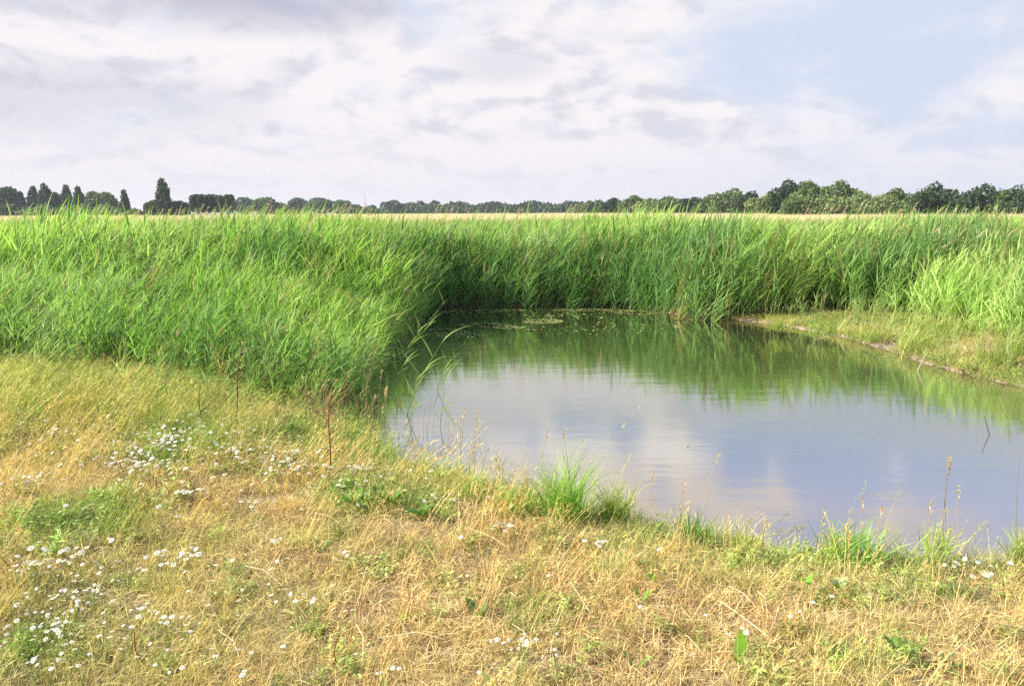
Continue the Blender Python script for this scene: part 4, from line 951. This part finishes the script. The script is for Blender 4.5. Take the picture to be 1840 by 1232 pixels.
dock('leafy weed in the green patch on the left', 640, 905, 46, 8, (.15, .28, .06), .33, .9)

# ------------------------------------------------------------------ straws lying in the grass, sticks in the pond
def straw(label, pa, pb, r=.0028, z=.30, tint=(.66, .53, .33)):
    a_, b_ = at(*pa, z), at(*pb, z); m_ = (a_ + b_) / 2 - a_
    mb = MB(); mb.add(tube([[0, 0, 0], m_ + [U(-.02, .02), U(-.03, .03), .02], b_ - a_], [r, r, r * .6], 5))
    return tag(mb.build('straw', MAT_STALK, loc=a_, tint=tint), label, 'straw', 'pale straws lying in the dry grass')
ST = [((680, 1146), (800, 1148)), ((440, 1016), (508, 1052)), ((390, 1130), (436, 1196)), ((290, 1190), (350, 1128)), ((1296, 1080), (1390, 1150)), ((1400, 1090), (1374, 1150)), ((1310, 1052), (1360, 1090)), ((1360, 1060), (1380, 1112)),
      ((1690, 1190), (1760, 1120)), ((1560, 1225), (1640, 1185)), ((1470, 1208), (1540, 1226)), ((1230, 1140), (1260, 1170)), ((470, 930), (500, 890)), ((600, 1075), (640, 1060)), ((920, 1120), (955, 1150)), ((1025, 1045), (1060, 1100)),
      ((130, 1150), (180, 1110)), ((430, 1215), (470, 1170)), ((830, 1180), (880, 1160)), ((1100, 1225), (1170, 1212)), ((640, 1120), (652, 1180)), ((1180, 1100), (1210, 1060)), ((1500, 1100), (1560, 1096)), ((1600, 1110), (1650, 1080)), ((480, 1232), (560, 1216)), ((850, 950), (915, 985)), ((560, 920), (625, 950))]
for i, (pa, pb) in enumerate(ST): straw('long pale straw lying in the dry grass of the near bank', pa, pb, .0014 + .0009 * (i % 4 == 0), .3 if pa[1] > 1000 else .27)
MAT_STICK = plain('wet_wood', (.26, .22, .15), .6, .4, 14)
def stick(label, pts_, r, mat, name='stick'):
    P_ = np.array([at_y(px_, py_, d_) for px_, py_, d_ in pts_]); o0 = P_[0].copy()
    mb = MB(); mb.add(tube(P_ - o0, np.linspace(r, r * .5, len(P_)), 6)); return tag(mb.build(name, mat, loc=o0), label, 'stick')
stick('pale broken stick slanting out of the water off the right bank', [(1644, 680, 10.35), (1650, 664, 10.35), (1659, 646, 10.38), (1668, 633, 10.4)], .013, MAT_STICK)
stick('short stump of wood at the water by the right edge', [(1824, 684, 9.9), (1827, 668, 9.9), (1834, 654, 9.95)], .03, MAT_STICK)
stick('brown twig at the foot of the right mud bank', [(1528, 597, 13.9), (1540, 596, 13.85), (1556, 592, 13.9)], .018, MAT_STICK)
stick('dark thin curved stalk standing in the blue water near the right edge', [(1788, 816, 7.3), (1784, 800, 7.3), (1776, 775, 7.3), (1769, 748, 7.3)], .007, plain('dark_stalk', (.09, .09, .04), .7, .3, 14), 'water_stalk')
# mud lumps on the right bank and the near shore
MAT_MUD = plain('dry_mud', (.46, .35, .27), .95, .3, 9)
def clod(label, px_, py_, wpx, hpx, z):
    b_ = at(px_, py_, z); w_ = wpx / FPX * b_[1] / 2; h_ = hpx / FPX * b_[1]; V_, F_ = [], []; nu, nv = 16, 7
    for j in range(nv):
        for i in range(nu):
            a_ = i * 2 * math.pi / nu; p_ = j / (nv - 1) * 1.5; k_ = 1 + .25 * math.sin(a_ * 3 + wpx) + .12 * math.sin(a_ * 7 + p_ * 5) + U(-.05, .05)
            V_.append([math.cos(a_) * w_ * math.cos(p_) * k_, math.sin(a_) * w_ * .6 * math.cos(p_) * k_, h_ * math.sin(p_) * (1 + U(-.12, .12)) - .02])
    F_ = [[j * nu + i, j * nu + (i + 1) % nu, (j + 1) * nu + (i + 1) % nu, (j + 1) * nu + i] for j in range(nv - 1) for i in range(nu)]
    mb = MB(); mb.add((np.array(V_), np.array(F_), np.ones((len(V_), 3)))); return tag(mb.build('mud_mound', MAT_MUD, loc=b_), label, 'mud', 'bare mounds of dry mud on the right bank')
clod('largest bare pinkish mud mound at the left end of the right bank', 1435, 582, 52, 8, .02)
clod('small mud mound at the foot of the reeds left of the largest one', 1352, 574, 26, 6, .02)
clod('low mud mound in the middle of the right bank', 1580, 586, 56, 5, .08)
clod('bare mud mound near the right edge of the bank', 1775, 606, 70, 7, .12)
clod('small mud mound above the water at the middle of the right bank', 1500, 596, 26, 5, .02)

# ------------------------------------------------------------------ the air
hz = bpy.data.meshes.new('haze')
a_, b_, zt, zb_ = -3600, 3600, 24.0, -1.8
vs = [(x, y, z) for z in (zb_, zt) for x, y in ((a_, a_), (b_, a_), (b_, b_), (a_, b_))]
hz.from_pydata(vs, [], [(3, 2, 1, 0), (4, 5, 6, 7), (0, 1, 5, 4), (1, 2, 6, 5), (2, 3, 7, 6), (3, 0, 4, 7)]); hz.update()
ho = bpy.data.objects.new('haze', hz); col.objects.link(ho); ho['kind'] = 'stuff'; ho['label'] = 'thin pale summer haze over the marsh'
m = bpy.data.materials.new('haze_air'); m.use_nodes = True; t = NT(m.node_tree); t.n.clear()
pv = t.node('ShaderNodeVolumePrincipled', {'Color': (.80, .86, .98, 1), 'Density': 0.0002, 'Anisotropy': .2})
o = t.node('ShaderNodeOutputMaterial'); t.l.new(pv.outputs[0], o.inputs['Volume']); hz.materials.append(m)
